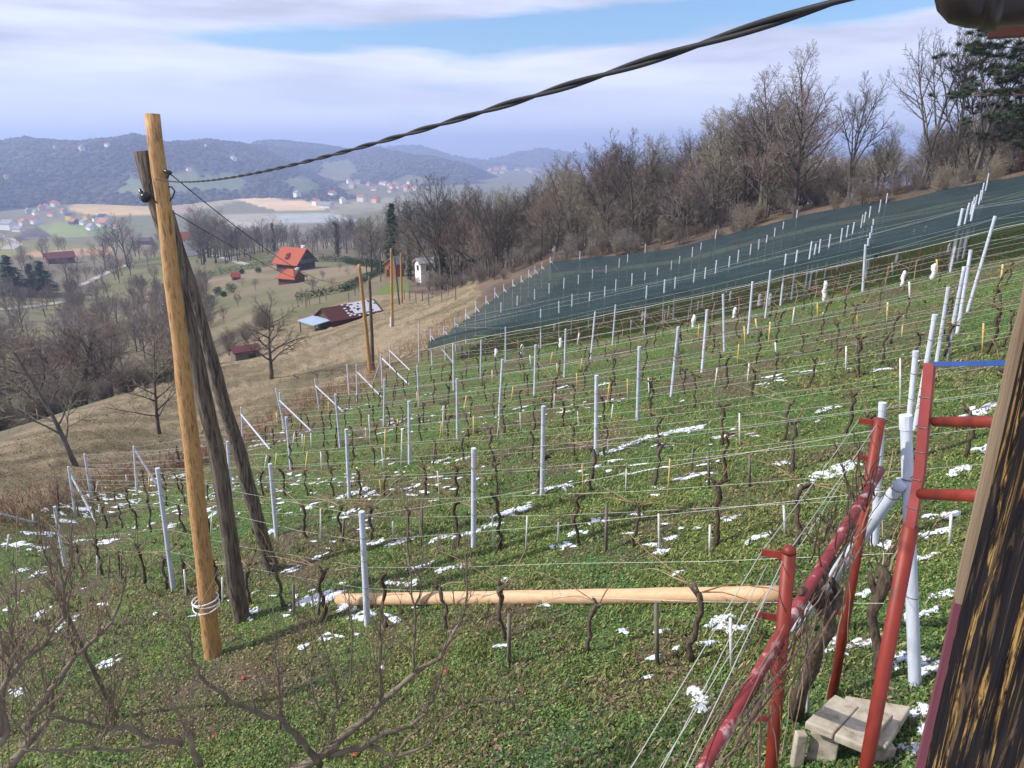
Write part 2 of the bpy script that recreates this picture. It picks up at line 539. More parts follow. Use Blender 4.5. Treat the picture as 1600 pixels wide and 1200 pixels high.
ORD = ['zeroth', 'first', 'second', 'third', 'fourth', 'fifth', 'sixth', 'seventh', 'eighth', 'ninth', 'tenth', 'eleventh', 'twelfth', 'thirteenth', 'fourteenth', 'fifteenth', 'sixteenth',
       'seventeenth', 'eighteenth', 'nineteenth', 'twentieth', 'twenty-first', 'twenty-second', 'twenty-third', 'twenty-fourth', 'twenty-fifth', 'twenty-sixth', 'twenty-seventh', 'twenty-eighth',
       'twenty-ninth', 'thirtieth'] + ['thirty-' + w for w in 'first second third fourth fifth sixth seventh eighth ninth'.split()] + ['fortieth'] + ['forty-' + w for w in 'first second third fourth fifth sixth seventh eighth ninth'.split()] + ['fiftieth']


def npmesh(name, verts, faces, m, cols=None, smooth=False):
    """mesh from numpy arrays, all faces with the same number of corners"""
    me = bpy.data.meshes.new(name)
    nv, nf, k = len(verts), len(faces), faces.shape[1]
    me.vertices.add(nv); me.vertices.foreach_set("co", np.ascontiguousarray(verts, np.float32).ravel())
    me.loops.add(nf * k); me.loops.foreach_set("vertex_index", np.ascontiguousarray(faces, np.int32).ravel())
    me.polygons.add(nf)
    me.polygons.foreach_set("loop_start", np.arange(0, nf * k, k, dtype=np.int32))
    if smooth:
        me.polygons.foreach_set("use_smooth", np.ones(nf, bool))
    me.update(calc_edges=True)
    if cols is not None:
        at = me.color_attributes.new("Col", 'FLOAT_COLOR', 'POINT')
        at.data.foreach_set("color", np.c_[cols, np.ones(nv)].astype(np.float32).ravel())
    me.materials.append(m)
    me.validate()
    return me


def lerp(x, xs, ys):
    return np.interp(x, xs, ys)

# ------------------------------------------------------------------ the ground
# edge between the vineyard and the meadow, as seen (u, v)
EDGE = ([-300, 0, 110, 215, 350, 440, 500, 560, 615, 655, 690, 725, 760, 800, 860, 960, 1070, 1200, 1400, 1600, 1900],
        [880, 818, 782, 748, 714, 657, 627, 602, 568, 545, 524, 505, 480, 452, 412, 402, 386, 352, 313, 273, 220])


def in_poly(u, v, poly):
    res = np.zeros(u.shape, bool)
    n = len(poly)
    for i in range(n):
        x0, y0 = poly[i]; x1, y1 = poly[(i + 1) % n]
        c = ((y0 > v) != (y1 > v)) & (u < (x1 - x0) * (v - y0) / ((y1 - y0) if y1 != y0 else 1e-9) + x0)
        res ^= c
    return res


def green_frac(x, y):
    """0 = bare soil and dead leaves, 1 = lush green weeds"""
    s, n = sn(x, y)
    g = 0.62 * fbm(x * 0.55, y * 0.55, 3, 5) + 0.38 * fbm(x * 2.1, y * 2.1, 9, 3)
    row = 0.5 + 0.5 * np.cos((n - 6.2) / 2.37 * 2 * math.pi)        # brighter soil under the vines
    g = 0.5 + (g - 0.5) * 3.0 - 0.12 * row
    brown = np.exp(-(((x + 4.4) / 3.2) ** 2 + ((y - 12.2) / 2.2) ** 2)) * 0.55 + np.exp(-(((x + 7.5) / 3.0) ** 2 + ((y - 10.8) / 2.4) ** 2)) * 0.5
    brown = brown + np.exp(-((x + 2.5) ** 2 / 8 + (y - 6.2) ** 2 / 1.5)) * 0.18
    return np.clip(g + 0.14 - brown, 0, 1)


def meadow_edge(u):
    return lerp(u, [-300, 0, 150, 250, 340, 450, 560, 620, 690, 760], [720, 702, 645, 614, 574, 512, 480, 470, 476, 440])


NA, NR = 660, 350
AZ = np.linspace(R(-64), R(64), NA)
LD = np.concatenate([np.linspace(math.log(1.8), math.log(150), 250), np.linspace(math.log(150), math.log(6400), NR - 250 + 1)[1:]])
AA, LL = np.meshgrid(AZ, LD, indexing='ij')
TT = tpl(AA, LL).reshape(AA.shape)
DD = np.exp(LL)
XX = DD * np.sin(AA); YY = DD * np.cos(AA); ZZ = TT * DD
UU, VV, _ = project(XX, YY, ZZ)
SS, NN = sn(XX, YY)
edge_v = lerp(UU, *EDGE)
wob = (fbm(XX * 0.6, YY * 0.6, 21, 3) - 0.5) * 30
vineyard = (VV + wob > edge_v) & (DD < np.where(UU > 860, 66, 70)) & (NN < 58) & (SS > -46)
meadow = (~vineyard) & (DD < 110) & (UU < 745 + wob * 1.2) & (VV > meadow_edge(UU) - 14) & (DD > 10)
forest = (~vineyard) & (~meadow) & (UU >= 640) & (DD < 330) & (DD > 14)
valley = DD > np.where(UU > 640, 330, 430)
hillside = ~(vineyard | meadow | forest | valley)

C = np.zeros(XX.shape + (3,))


def setc(mask, a, b, f):
    f = np.clip(f, 0, 1)[..., None]
    c = np.array(a) * (1 - f) + np.array(b) * f
    C[mask] = c[mask]


gf = green_frac(XX, YY)
setc(vineyard, (0.10, 0.076, 0.052), (0.082, 0.130, 0.036), gf * 1.35)
# last rows and the strip along the meadow are browner
edgefar = np.clip((edge_v + 46 - VV) / 30, 0, 1) * np.clip((XX + 30) / 10, 0, 1)
C[vineyard] = (C * (1 - 0.6 * edgefar[..., None]) + np.array((0.13, 0.085, 0.05)) * 0.6 * edgefar[..., None])[vineyard]
fm = fbm(SS * 1.1 + fbm(XX * .2, YY * .2, 5) * 2, NN * 0.12, 33, 4)
setc(meadow, (0.14, 0.115, 0.065), (0.255, 0.20, 0.13), (fm - 0.5) * 3.2 + 0.55 + (fbm(XX * .15, YY * .15, 40) - .5) * 1.5)
ruts = np.exp(-((SS + 27.5 + (fbm(NN * .08, NN * 0, 4) - .5) * 5) / 0.35) ** 2) + np.exp(-((SS + 29.4 + (fbm(NN * .08, NN * 0, 4) - .5) * 5) / 0.35) ** 2)
C[meadow] = (C * (1 - 0.45 * np.clip(ruts, 0, 1))[..., None])[meadow]
setc(forest, (0.085, 0.065, 0.05), (0.15, 0.11, 0.08), (fbm(XX * .3, YY * .3, 8) - .5) * 3 + .5)
hm = (fbm(XX * .035, YY * .035, 14) - .5) * 3.5 + .5
setc(hillside, (0.115, 0.10, 0.065), (0.165, 0.135, 0.095), hm)
scrub = hillside & (UU < 330) & (VV > 452)
setc(scrub, (0.15, 0.125, 0.09), (0.17, 0.16, 0.085), hm)
lawn = hillside & in_poly(UU, VV, [(150, 452), (205, 400), (250, 388), (330, 388), (430, 392), (420, 415), (300, 437), (235, 470), (180, 478)])
setc(lawn, (0.12, 0.125, 0.058), (0.165, 0.145, 0.08), hm)
garden = hillside & in_poly(UU, VV, [(292, 448), (430, 412), (520, 402), (590, 420), (600, 435), (540, 470), (470, 495), (380, 520), (310, 530), (285, 500)])
setc(garden, (0.12, 0.12, 0.062), (0.205, 0.16, 0.11), (fbm(XX * .05, YY * .05, 77) - .5) * 4 + .6)
lawn2 = hillside & in_poly(UU, VV, [(575, 480), (600, 445), (640, 440), (650, 455), (610, 472)])
setc(lawn2, (0.10, 0.15, 0.04), (0.12, 0.16, 0.05), hm)
setc(valley, (0.14, 0.14, 0.065), (0.17, 0.145, 0.09), (fbm(XX * .008, YY * .008, 15) - .5) * 4 + .5)
FIELDS = [([(104, 326), (125, 312), (160, 308), (200, 311), (240, 322), (250, 333), (180, 339), (130, 334)], (0.46, 0.32, 0.15)),
          ([(165, 309), (215, 303), (250, 309), (330, 304), (380, 312), (300, 332), (252, 334), (240, 321)], (0.34, 0.26, 0.17)),
          ([(355, 306), (400, 302), (440, 312), (500, 316), (508, 329), (440, 331), (390, 318)], (0.55, 0.40, 0.24)),
          ([(190, 276), (260, 268), (330, 272), (345, 296), (260, 300), (180, 300)], (0.17, 0.19, 0.09)),
          ([(260, 300), (345, 296), (360, 304), (330, 305), (270, 308)], (0.27, 0.17, 0.13)),
          ([(60, 353), (105, 345), (140, 362), (135, 371), (85, 371)], (0.19, 0.23, 0.07)),
          ([(25, 371), (58, 353), (82, 371), (30, 376)], (0.085, 0.055, 0.05)),
          ([(20, 378), (140, 373), (180, 383), (60, 396)], (0.16, 0.15, 0.07)),
          ([(40, 395), (180, 384), (175, 402), (60, 412)], (0.33, 0.21, 0.13)),
          ([(-60, 380), (20, 378), (40, 398), (-60, 410)], (0.20, 0.19, 0.08)),
          ([(90, 345), (180, 352), (185, 362), (140, 364)], (0.15, 0.20, 0.07)),
          ([(430, 334), (520, 332), (560, 345), (440, 352)], (0.33, 0.34, 0.33)),
          ([(330, 335), (430, 333), (440, 350), (330, 360)], (0.30, 0.27, 0.22)),
          ([(505, 322), (640, 305), (650, 330), (520, 334)], (0.25, 0.22, 0.15))]
for poly, c in FIELDS:
    k = valley & in_poly(UU, VV, poly)
    f = (1 + (fbm(XX * .02, YY * .02, 51) - .5) * 0.5)[..., None]
    C[k] = (np.array(c) * f)[k]
ZZ = ZZ + np.where(DD < 40, (fbm(XX * 1.3, YY * 1.3, 61, 4) - 0.5) * 0.11, 0) - np.where(meadow, 0.05 * np.clip(ruts, 0, 1), 0)
# vole heaps and tufts on the meadow
ZZ = ZZ + np.where(meadow, np.clip(fbm(SS * 1.5, NN * .8, 71, 3) - 0.56, 0, 1) * 0.9, 0)
gmesh = {}
idx = np.arange(NA * NR).reshape(NA, NR)
zone = np.where(vineyard, 0, np.where(meadow, 1, np.where(forest, 2, np.where(hillside, 3, 4))))
zf = zone[:-1, :-1]
quads = np.stack([idx[:-1, :-1], idx[1:, :-1], idx[1:, 1:], idx[:-1, 1:]], -1)
VERT = np.stack([XX, YY, ZZ], -1).reshape(-1, 3)
CFLAT = C.reshape(-1, 3)
for z, nm, mt in ((0, 'vineyard_ground', 'ground'), (1, 'meadow_ground', 'ground'), (2, 'forest_ground', 'ground'), (3, 'hillside_ground', 'ground'), (4, 'valley_ground', 'far_ground')):
    q = quads[zf == z].reshape(-1, 4)[:, ::-1]
    used, inv = np.unique(q, return_inverse=True)
    me = npmesh(nm, VERT[used], inv.reshape(-1, 4), M[mt], CFLAT[used], smooth=True)
    o = link(nm, me)
    o['kind'] = 'structure'; o['label'] = {0: 'green weedy vineyard slope with melting snow', 1: 'dry straw coloured meadow slope', 2: 'brown leafy ground at the edge of the wood', 3: 'rough hillside with lawns and scrub', 4: 'valley floor with fields and meadows'}[z]


def road(name, pts, w):
    """a gravel road draped over the ground through the points seen at (u, v)"""
    ps = [G(u, v, 60) for u, v in pts]
    den = []
    for a, b in zip(ps[:-1], ps[1:]):
        for i in range(8):
            den.append(a.lerp(b, i / 8))
    den.append(ps[-1])
    m = MB()
    for i, p in enumerate(den):
        d = den[min(i + 1, len(den) - 1)] - den[max(0, i - 1)]
        s = Vector((-d.y, d.x, 0)).normalized() * w / 2
        for k in (-1, 1):
            q = p + s * k
            m.v.append((q.x, q.y, H(q.x, q.y) + 0.12))
        if i:
            b = 2 * i
            m.f.append((b - 2, b - 1, b + 1, b))
    o = link(name, m.mesh(name, M['road'])); o['kind'] = 'structure'
    return o


road('road', [(-60, 488), (0, 484), (40, 480), (80, 475), (110, 470)], 3.5)
road('road', [(236, 462), (250, 466), (260, 475), (264, 486)], 3.0)
road('road', [(0, 365), (12, 372), (25, 382), (10, 390)], 7)
road('road', [(205, 412), (170, 425), (140, 440), (120, 448)], 3)
road('road', [(385, 414), (340, 400), (300, 396)], 2.5)
road('road', [(40, 372), (90, 371), (140, 368), (190, 366)], 5)

# ------------------------------------------------------------------ distant hills with their woods
lumpV, lumpF, lumpC = [], [], []


def ridge(name, crest, dc, df, seed, seen_front=True, lump=True, vz=-95, col=(0.045, 0.042, 0.036), col2=(0.08, 0.068, 0.052), fields=()):
    us = np.arange(crest[0][0], crest[-1][0] + 1, 5.0)
    vc = np.interp(us, [c[0] for c in crest], [c[1] for c in crest])
    K = 26
    rows_ = []
    for i, u in enumerate(us):
        r = ray(u, vc[i]); h = math.hypot(r[0], r[1])
        d1 = dc * (1 + 0.06 * math.sin(u * 0.013 + seed)); d0 = df * (1 + 0.05 * math.sin(u * 0.021 + seed * 2))
        zc = r[2] / h * d1
        for k in range(K + 7):
            if k <= K:
                t = k / K
                d = d0 + (d1 - d0) * t
                sm = t ** 0.85
                z = vz + (zc - vz) * (sm * sm * (3 - 2 * sm) * 0.55 + 0.45 * sm)
            else:
                t = (k - K) / 6
                d = d1 + (d1 - d0) * 0.6 * t
                z = zc + (vz - zc) * t
            rows_.append((r[0] / h * d, r[1] / h * d, z))
    V = np.array(rows_)
    sc = 260.0 * dc / 2500
    bump = (fbm(V[:, 0] / sc, V[:, 1] / sc, seed, 5) - 0.5) * 2
    w = np.tile(np.r_[np.sin(np.linspace(0, math.pi * 0.93, K + 1)), np.linspace(.3, .0, 6)], len(us))
    V[:, 2] += bump * w * 34 * dc / 2500 + (fbm(V[:, 0] / 40, V[:, 1] / 40, seed + 5, 2) - .5) * 5
    n, k = len(us), K + 7
    idn = np.arange(n * k).reshape(n, k)
    q = np.stack([idn[:-1, :-1], idn[:-1, 1:], idn[1:, 1:], idn[1:, :-1]], -1).reshape(-1, 4)[:, ::-1]
    f = np.clip((fbm(V[:, 0] / 170, V[:, 1] / 170, seed + 9, 4) - .5) * 4 + .5, 0, 1)[:, None]
    cc = np.array(col) * (1 - f) + np.array(col2) * f
    pu, pv, _z = project(V[:, 0], V[:, 1], V[:, 2])
    opn = np.zeros(len(V), bool)
    for poly, c in fields:
        kk = in_poly(pu, pv, poly); cc[kk] = c; opn |= kk
    o = link(name, npmesh(name, V, q, M['hill'], cc, smooth=True)); o['kind'] = 'structure'; o['label'] = 'wooded hill fading into blue haze'
    if lump:
        cnt = int(lump)
        ii = RNG.integers(0, n - 1, cnt); kk = RNG.integers(1, K + 1, cnt)
        for i, j in zip(ii, kk):
            b = i * k + j
            if opn[b]:
                continue
            a = RNG.random(); a2 = RNG.random(); b2 = b + 1 if j < K else b
            c = (V[b] * (1 - a) + V[b + k] * a) * (1 - a2) + (V[b2] * (1 - a) + V[b2 + k] * a) * a2
            rr = RNG.uniform(3.5, 7.5) * dc / 2500
            lumpV.append((c, rr, cc[b] * RNG.uniform(0.45, 1.5)))
    return V


HF = [([(305, 300), (320, 276), (360, 268), (385, 285), (370, 303)], (0.13, 0.15, 0.07)), ([(180, 305), (200, 280), (300, 270), (340, 296), (250, 306)], (0.15, 0.17, 0.08)),
      ([(280, 270), (300, 262), (320, 268), (300, 274)], (0.2, 0.18, 0.1)), ([(440, 285), (470, 272), (500, 292), (470, 305)], (0.12, 0.13, 0.07))]
ridge('hill', [(-330, 232), (-150, 226), (-60, 224), (0, 222), (40, 216), (60, 219), (130, 222), (190, 217), (205, 212), (230, 216), (262, 226), (330, 219), (345, 222), (380, 226), (420, 237), (455, 256), (500, 276), (545, 290), (580, 300)],
      2300, 1420, 3, lump=9000, fields=HF)
ridge('hill', [(330, 236), (380, 228), (400, 222), (440, 221), (475, 224), (530, 232), (560, 238), (590, 233), (620, 240), (650, 246), (680, 248), (715, 258), (745, 268), (790, 288)],
      3000, 2050, 8, lump=6000, fields=[([(495, 278), (500, 255), (545, 250), (560, 268), (530, 286)], (0.17, 0.16, 0.09)), ([(600, 285), (640, 272), (680, 285), (640, 296)], (0.14, 0.14, 0.08))])
ridge('hill', [(520, 240), (560, 232), (600, 228), (655, 225), (690, 236), (720, 245), (760, 252), (800, 260), (850, 268)], 4400, 3300, 12, lump=1200)
ridge('hill', [(690, 268), (740, 262), (780, 248), (810, 238), (845, 229), (870, 233), (930, 241), (1050, 236), (1180, 233), (1300, 240), (1450, 234), (1600, 230), (1800, 236)], 4900, 3900, 15, lump=1500)
ridge('hill', [(980, 262), (1050, 250), (1150, 242), (1230, 236), (1290, 246), (1380, 239), (1460, 250), (1600, 243), (1800, 240)], 2500, 1500, 19, lump=1800,
      fields=[([(1235, 275), (1250, 245), (1300, 238), (1330, 255), (1300, 285)], (0.36, 0.27, 0.18)), ([(1330, 270), (1360, 240), (1420, 245), (1400, 280)], (0.28, 0.22, 0.14))])
ph = (1 + 5 ** .5) / 2
ico = np.array([(-1, ph, 0), (1, ph, 0), (-1, -ph, 0), (1, -ph, 0), (0, -1, ph), (0, 1, ph), (0, -1, -ph), (0, 1, -ph), (ph, 0, -1), (ph, 0, 1), (-ph, 0, -1), (-ph, 0, 1)]) / 1.9
icf = np.array([(0, 11, 5), (0, 5, 1), (0, 1, 7), (0, 7, 10), (0, 10, 11), (1, 5, 9), (5, 11, 4), (11, 10, 2), (10, 7, 6), (7, 1, 8), (3, 9, 4), (3, 4, 2), (3, 2, 6), (3, 6, 8), (3, 8, 9), (4, 9, 5), (2, 4, 11), (6, 2, 10), (8, 6, 7), (9, 8, 1)])
nl = len(lumpV)
cen = np.array([l[0] for l in lumpV]); rad = np.array([l[1] for l in lumpV]); lc = np.array([l[2] for l in lumpV])
LV = cen[:, None, :] + ico[None] * rad[:, None, None] * RNG.uniform(0.7, 1.3, (nl, 12, 1)) * np.array([1, 1, 0.8])
LF = icf[None] + (np.arange(nl) * 12)[:, None, None]
o = link('distant_woods', npmesh('distant_woods', LV.reshape(-1, 3), LF.reshape(-1, 3), M['hill'], np.repeat(lc, 12, 0)))
o['kind'] = 'stuff'; o['label'] = 'bare winter woods covering the far hills'

# ------------------------------------------------------------------ vineyard: posts, braces, wires, stakes, vines, net
POSTS = {1: [(85, 792, 102, 886), (246, 732, 271, 922), (565, 800, 574, 975), (1415, 650, 1430, 1075)],
         2: [(107, 729, 118, 806), (422, 725, 432, 838), (740, 701, 740, 856), (1379, 630, 1366, 850)],
         3: [(132, 709, 143, 780), (355, 690, 362, 777), (541, 671, 546, 779), (849, 635, 847, 775), (1431, 549, 1415, 720)],
         4: [(209, 697, 214, 766), (447, 652, 455, 735), (639, 627, 640, 726), (932, 587, 931, 714), (1461, 492, 1430, 672)],
         5: [(377, 636, 380, 696), (524, 616, 532, 700), (714, 592, 715, 685), (999, 542, 996, 657), (1482, 449, 1464, 565)],
         6: [(431, 607, 446, 672), (601, 592, 600, 666), (785, 562, 780, 649), (1060, 511, 1049, 619), (1507, 417, 1480, 555)],
         7: [(492, 592, 499, 640), (652, 571, 655, 635), (837, 539, 835, 620), (1105, 484, 1097, 581), (1517, 391, 1496, 520)],
         8: [(557, 569, 558, 627), (708, 537, 709, 611), (884, 514, 882, 590), (1130, 460, 1132, 550), (1555, 338, 1512, 486)],
         9: [(595, 554, 598, 606), (752, 531, 751, 591), (930, 487, 923, 562), (1176, 440, 1169, 521)],
         10: [(654, 506, 655, 565), (790, 511, 790, 565), (962, 476, 957, 540), (1204, 422, 1196, 496)]}
EXTRA = [(542, 567, 546, 616), (437, 614, 443, 668), (609, 540, 610, 577)]
BRACE = [(107, 735, 150, 815), (209, 700, 247, 760), (437, 626, 485, 672), (493, 603, 538, 645), (377, 648, 421, 701), (557, 580, 596, 620), (597, 560, 638, 600), (609, 548, 640, 578), (596, 562, 582, 600), (0, 803, 55, 817)]


def post_mesh(base, top, r0=0.052, r1=0.040, n=8):
    m = MB()
    v = top - base
    L = v.length
    ps = [v * -0.12, v * 0.0, v * 0.55, v * 0.985, v]
    m.tube(ps, [r0, r0, (r0 + r1) / 2, r1, r1], n)
    return m


def ring(base, top, t, r):
    m = MB()
    c = (top - base) * t
    d = (top - base).normalized(); x, y = _frame(d)
    pts = [c + x * math.cos(a) * r + y * math.sin(a) * r + d * 0.01 * math.sin(a) for a in [2 * math.pi * i / 10 for i in range(11)]]
    m.tube(pts, 0.004, 4, False)
    return m


post_tops = {}
rowinfo = {}


def add_post(base, top, label, near, group='concrete posts of the vineyard', r=0.052):
    e = thing('concrete_post', label, 'post', base, 0, group)
    link('shaft', post_mesh(base, top, r, r * 0.82, 10 if near else 7).mesh('shaft', M['concrete'], True), e)
    if near:
        for t in (0.36, 0.58, 0.80):
            link('wire_tie', ring(base, top, t + random.uniform(-.02, .02), r * 0.95).mesh('wire_tie', M['tie']), e)
        cap = MB(); v = top - base
        cap.tube([v * 0.955, v * 1.0 + v.normalized() * 0.006], [r * 0.92, r * 0.92], 10)
        link('cap', cap.mesh('cap', M['concrete']), e)
    return e


CLOSE = {1: 'the row behind the lying log', 2: 'the second row beyond the lying log'}


def rowname(k):
    return 'the first row, at the log' if k == 1 else f'the {ORD[k]} row from the log'


for k, lst in POSTS.items():
    pp = []
    for i, (ut, vt, ub, vb) in enumerate(lst):
        b = G(ub, vb)
        # the photo's post heights vary with where grass hides the foot: the top is at the same distance as the foot
        t = P(ut, vt, math.hypot(b.x, b.y))
        if t.z - b.z > 2.6 or t.z - b.z < 1.4:
            t = b + (t - b) * (1.8 / (t.z - b.z))
        pp.append((b, t))
    for i, (b, t) in enumerate(pp):
        which = f'{ORD[i + 1]} from the downhill end in {rowname(k)}'
        add_post(b, t, 'pale concrete post, ' + which, math.hypot(b.x, b.y) < 24, r=0.043 if not (k == 1 and i == 3) else 0.047)
    rowinfo[k] = pp
EXTRA += [(1353, 372, 1348, 456), (1358, 358, 1353, 436), (1361, 345, 1357, 420), (1364, 332, 1360, 404), (1366, 318, 1363, 390)]
for i, (ut, vt, ub, vb) in enumerate(EXTRA):
    b = G(ub, vb); t = P(ut, vt, math.hypot(b.x, b.y)); t = b + (t - b) * (1.75 / (t.z - b.z))
    add_post(b, t, ['short pale end post beside the downhill brace of the eighth row', 'pale end post standing hard against the sixth row end post', 'pale end post where two braces meet below the yellow pole', 'whitest steep post of the cluster below the net, lowest one', 'second steep white post of the cluster below the net', 'third steep white post of the cluster at the net edge', 'fourth steep white post of the cluster, rising through the net', 'topmost steep white post of the cluster, ringed by net'][i], False)
for i, (ut, vt, ub, vb) in enumerate(BRACE):
    b = G(ub, vb); r_ = ray(ut, vt)
    # upper end: leans downhill against the end post, a little farther along the row
    d0 = math.hypot(b.x, b.y)
    best = None
    for dd in np.linspace(d0 * 0.85, d0 * 1.35, 60):
        q = P(ut, vt, dd)
        h = q.z - H(q.x, q.y)
        sc = abs(h - 1.5)
        if best is None or sc < best[0]:
            best = (sc, q)
    t = best[1]
    e = thing('brace_post', ['slanting concrete brace, lowest one by the snowy weeds', 'slanting concrete brace meeting the tall post left of the yellow pole', 'long slanting brace of the end post above the red weeds', 'slanting brace with its foot among dark vines, seventh row',
                             'slanting brace standing behind the dark old poles', 'slanting brace of the eighth row end post', 'long slanting brace below the distant pair of poles', 'slanting brace nearest to the foot of the distant pole pair',
                             'outward leaning strut propping the end post from downhill', 'lying pale brace at the edge of the frame beside the meadow'][i], 'brace', b, 0, 'slanting end braces of the rows')
    link('shaft', post_mesh(b, t, 0.037, 0.033).mesh('shaft', M['concrete'], True), e)
# brace of the big post at the red arbour
b = G(1240, 985); bt = rowinfo[1][-1]
top = bt[0] + (bt[1] - bt[0]) * 0.78 + Vector((-0.06, -0.03, 0))
e = thing('brace_post', 'thick slanting concrete brace of the post beside the red pipe arbour', 'brace', b, 0, 'slanting end braces of the rows')
link('shaft', post_mesh(b, top, 0.048, 0.046, 10).mesh('shaft', M['concrete'], True), e)
mm = MB(); v = top - b
for t in (0.93, 0.97):
    link('wire_tie', ring(b, top, t, 0.049).mesh('wire_tie', M['tie']), e)

# rows 11 to 24, under the net
tips = [(673, 496), (694, 487), (711, 477), (727, 470), (743, 463), (759, 455), (774, 446), (788, 438), (801, 430), (814, 424), (826, 417), (837, 412), (847, 410), (860, 409)]
E10 = Vector((-5.1, 35.4)); E24 = Vector((3.3, 62.0))
ends = {}
for i, (u, v) in enumerate(tips):
    r_ = ray(u, v); k = r_[0] / r_[1]
    dx, dy = E24 - E10
    t = (k * E10.y - E10.x) / (dx - k * dy)
    ends[11 + i] = E10 + (E24 - E10) * t
C1 = Vector((9.6, 26.4))
post11 = []
for k in range(11, 25):
    p0 = ends[k]
    s0, n0 = sn(p0.x, p0.y)
    pts = []
    # uphill posts line up with the columns of the open rows
    cs, cn = sn(C1.x, C1.y)
    j = 0
    s = s0
    svals = [s0]
    st = cs + 0.15 * (k - 10) * 0.0 + 0.05 * (n0 - cn)
    off = -40
    while off < 45:
        q = st + off * 0 + (off // 5.6) * 0
        off += 5.6
    m_ = -8
    while m_ < 9:
        sv = st + 5.6 * m_ + random.uniform(-.15, .15)
        if sv > s0 + 2.5:
            svals.append(sv)
        m_ += 1
    for sv in svals:
        x, y = xy(sv, n0)
        z = H(x, y)
        u, v, fz = project(x, y, z + 1.8)
        if u > 1660 or u < 0:
            continue
        h = 2.12 + random.uniform(-.12, .14)
        b = Vector((x, y, z)); t = b + Vector((random.uniform(-.05, .05), random.uniform(-.05, .05), h))
        pts.append((b, t))
    for i, (b, t) in enumerate(pts):
        add_post(b, t, f'thin pale post under the net, {ORD[i + 1]} from the downhill end in the {ORD[k]} row', False, 'posts poking through the green net', 0.045)
    rowinfo[k] = pts
    b, t = pts[0]
    e = thing('brace_post', f'slanting brace under the edge of the green net at the end of row {ORD[k]}'.replace('row ' + ORD[k], f'the {ORD[k]} row'), 'brace', b + Vector((SD[0] * 1.5, SD[1] * 1.5, 0.5)), 0, 'slanting braces under the green net')
    x, y = xy(s0 + 1.5, n0)
    bb = Vector((x, y, H(x, y))); e.location = bb
    link('shaft', post_mesh(bb, b + (t - b) * 0.85, 0.04, 0.038, 6).mesh('shaft', M['concrete'], True), e)

# trellis wires: one object per wire
WH = [(0.33, 'lowest'), (0.52, 'knee high'), (0.75, 'waist high'), (0.97, 'topmost')]
for k, pp in rowinfo.items():
    if k > 13:
        continue
    b0, t0 = pp[0]; b1, t1 = pp[-1]
    for fr, nm in WH if k <= 10 else WH[1::2]:
        pts = []
        for i, (b, t) in enumerate(pp):
            p = b + (t - b) * fr
            if pts:
                q = pts[-1]
                for f in (0.25, 0.5, 0.75):
                    pts.append(q.lerp(p, f) - Vector((0, 0, 0.05 * math.sin(math.pi * f) * random.uniform(.3, 1.2))))
            pts.append(p)
        # run on uphill beyond the last post seen
        s1, n1 = sn(b1.x, b1.y)
        for ex in (3, 6, 9):
            if k == 1:
                break
            x, y = xy(s1 + ex, n1)
            pts.append(Vector((x, y, H(x, y) + 1.8 * fr)))
        pts = [pts[0] - Vector((SD[0], SD[1], 0)) * 0.05] + pts
        m = MB()
        m.tube(pts, [0.0011 + 0.00007 * (p.length) for p in pts], 4, False)
        o = link('trellis_wire', m.mesh('trellis_wire', M['wire']))
        tag(o, f'thin pale {nm} wire strung along {rowname(k)}', 'wire', 'trellis wires of the vineyard')

# vine prototypes
LEV = Vector((0, 0, 1))


def vine_proto(seed):
    random.seed(seed)
    e = thing('grapevine', 'proto', 'vine', (0, 0, -200))
    m = MB()
    p = Vector((0, 0, -0.05)); pts = [p]; ang = random.uniform(0, 6.28)
    hgt = random.uniform(0.55, 0.85)
    n = 8
    lean = random.uniform(-.12, .12)
    for i in range(1, n + 1):
        t = i / n
        ang += random.uniform(-.9, .9)
        w = 0.03 + 0.05 * math.sin(t * 3)
        pts.append(Vector((lean * t + math.cos(ang) * w, math.sin(ang) * w * 0.7, t * hgt)))
    rr = [0.036, 0.028, 0.025, 0.026, 0.023, 0.024, 0.027, 0.032, 0.022]
    rr = [r * random.uniform(.85, 1.2) for r in rr]
    m.tube(pts, rr, 7)
    head = pts[-1]
    for q in range(2):
        d = Vector((random.choice((-1, 1)) * random.uniform(.05, .12), random.uniform(-.04, .04), random.uniform(.0, .08)))
        m.tube([head - Vector((0, 0, .03)), head + d * .6, head + d], [0.024, 0.019, 0.011], 6)
    link('trunk', m.mesh('trunk', M['vine'], True), e)
    for q in range(random.choice((2, 3, 3, 4))):
        sgn = 1 if q % 2 else -1
        m = MB()
        L = random.uniform(0.5, 1.05)
        el = random.uniform(.2, 1.25)
        p = head + Vector((sgn * .03, 0, .02)); pts = [p]
        for i in range(7):
            el += random.uniform(-.25, .12)
            az = random.uniform(-.25, .25)
            p = p + Vector((sgn * math.cos(el) * math.cos(az), math.sin(az) * .6, math.sin(el))) * (L / 7)
            pts.append(p)
        m.tube(pts, [0.0075, .007, .0065, .006, .0055, .005, .004, .003], 4)
        for c in range(2):
            j = random.randint(2, 5); q0 = pts[j]
            m.ribbon([q0, q0 + Vector((sgn * .05, random.uniform(-.06, .06), .12)), q0 + Vector((sgn * .08, random.uniform(-.12, .12), .26))], .006)
        link('cane', m.mesh('cane', M['cane']), e)
    return e


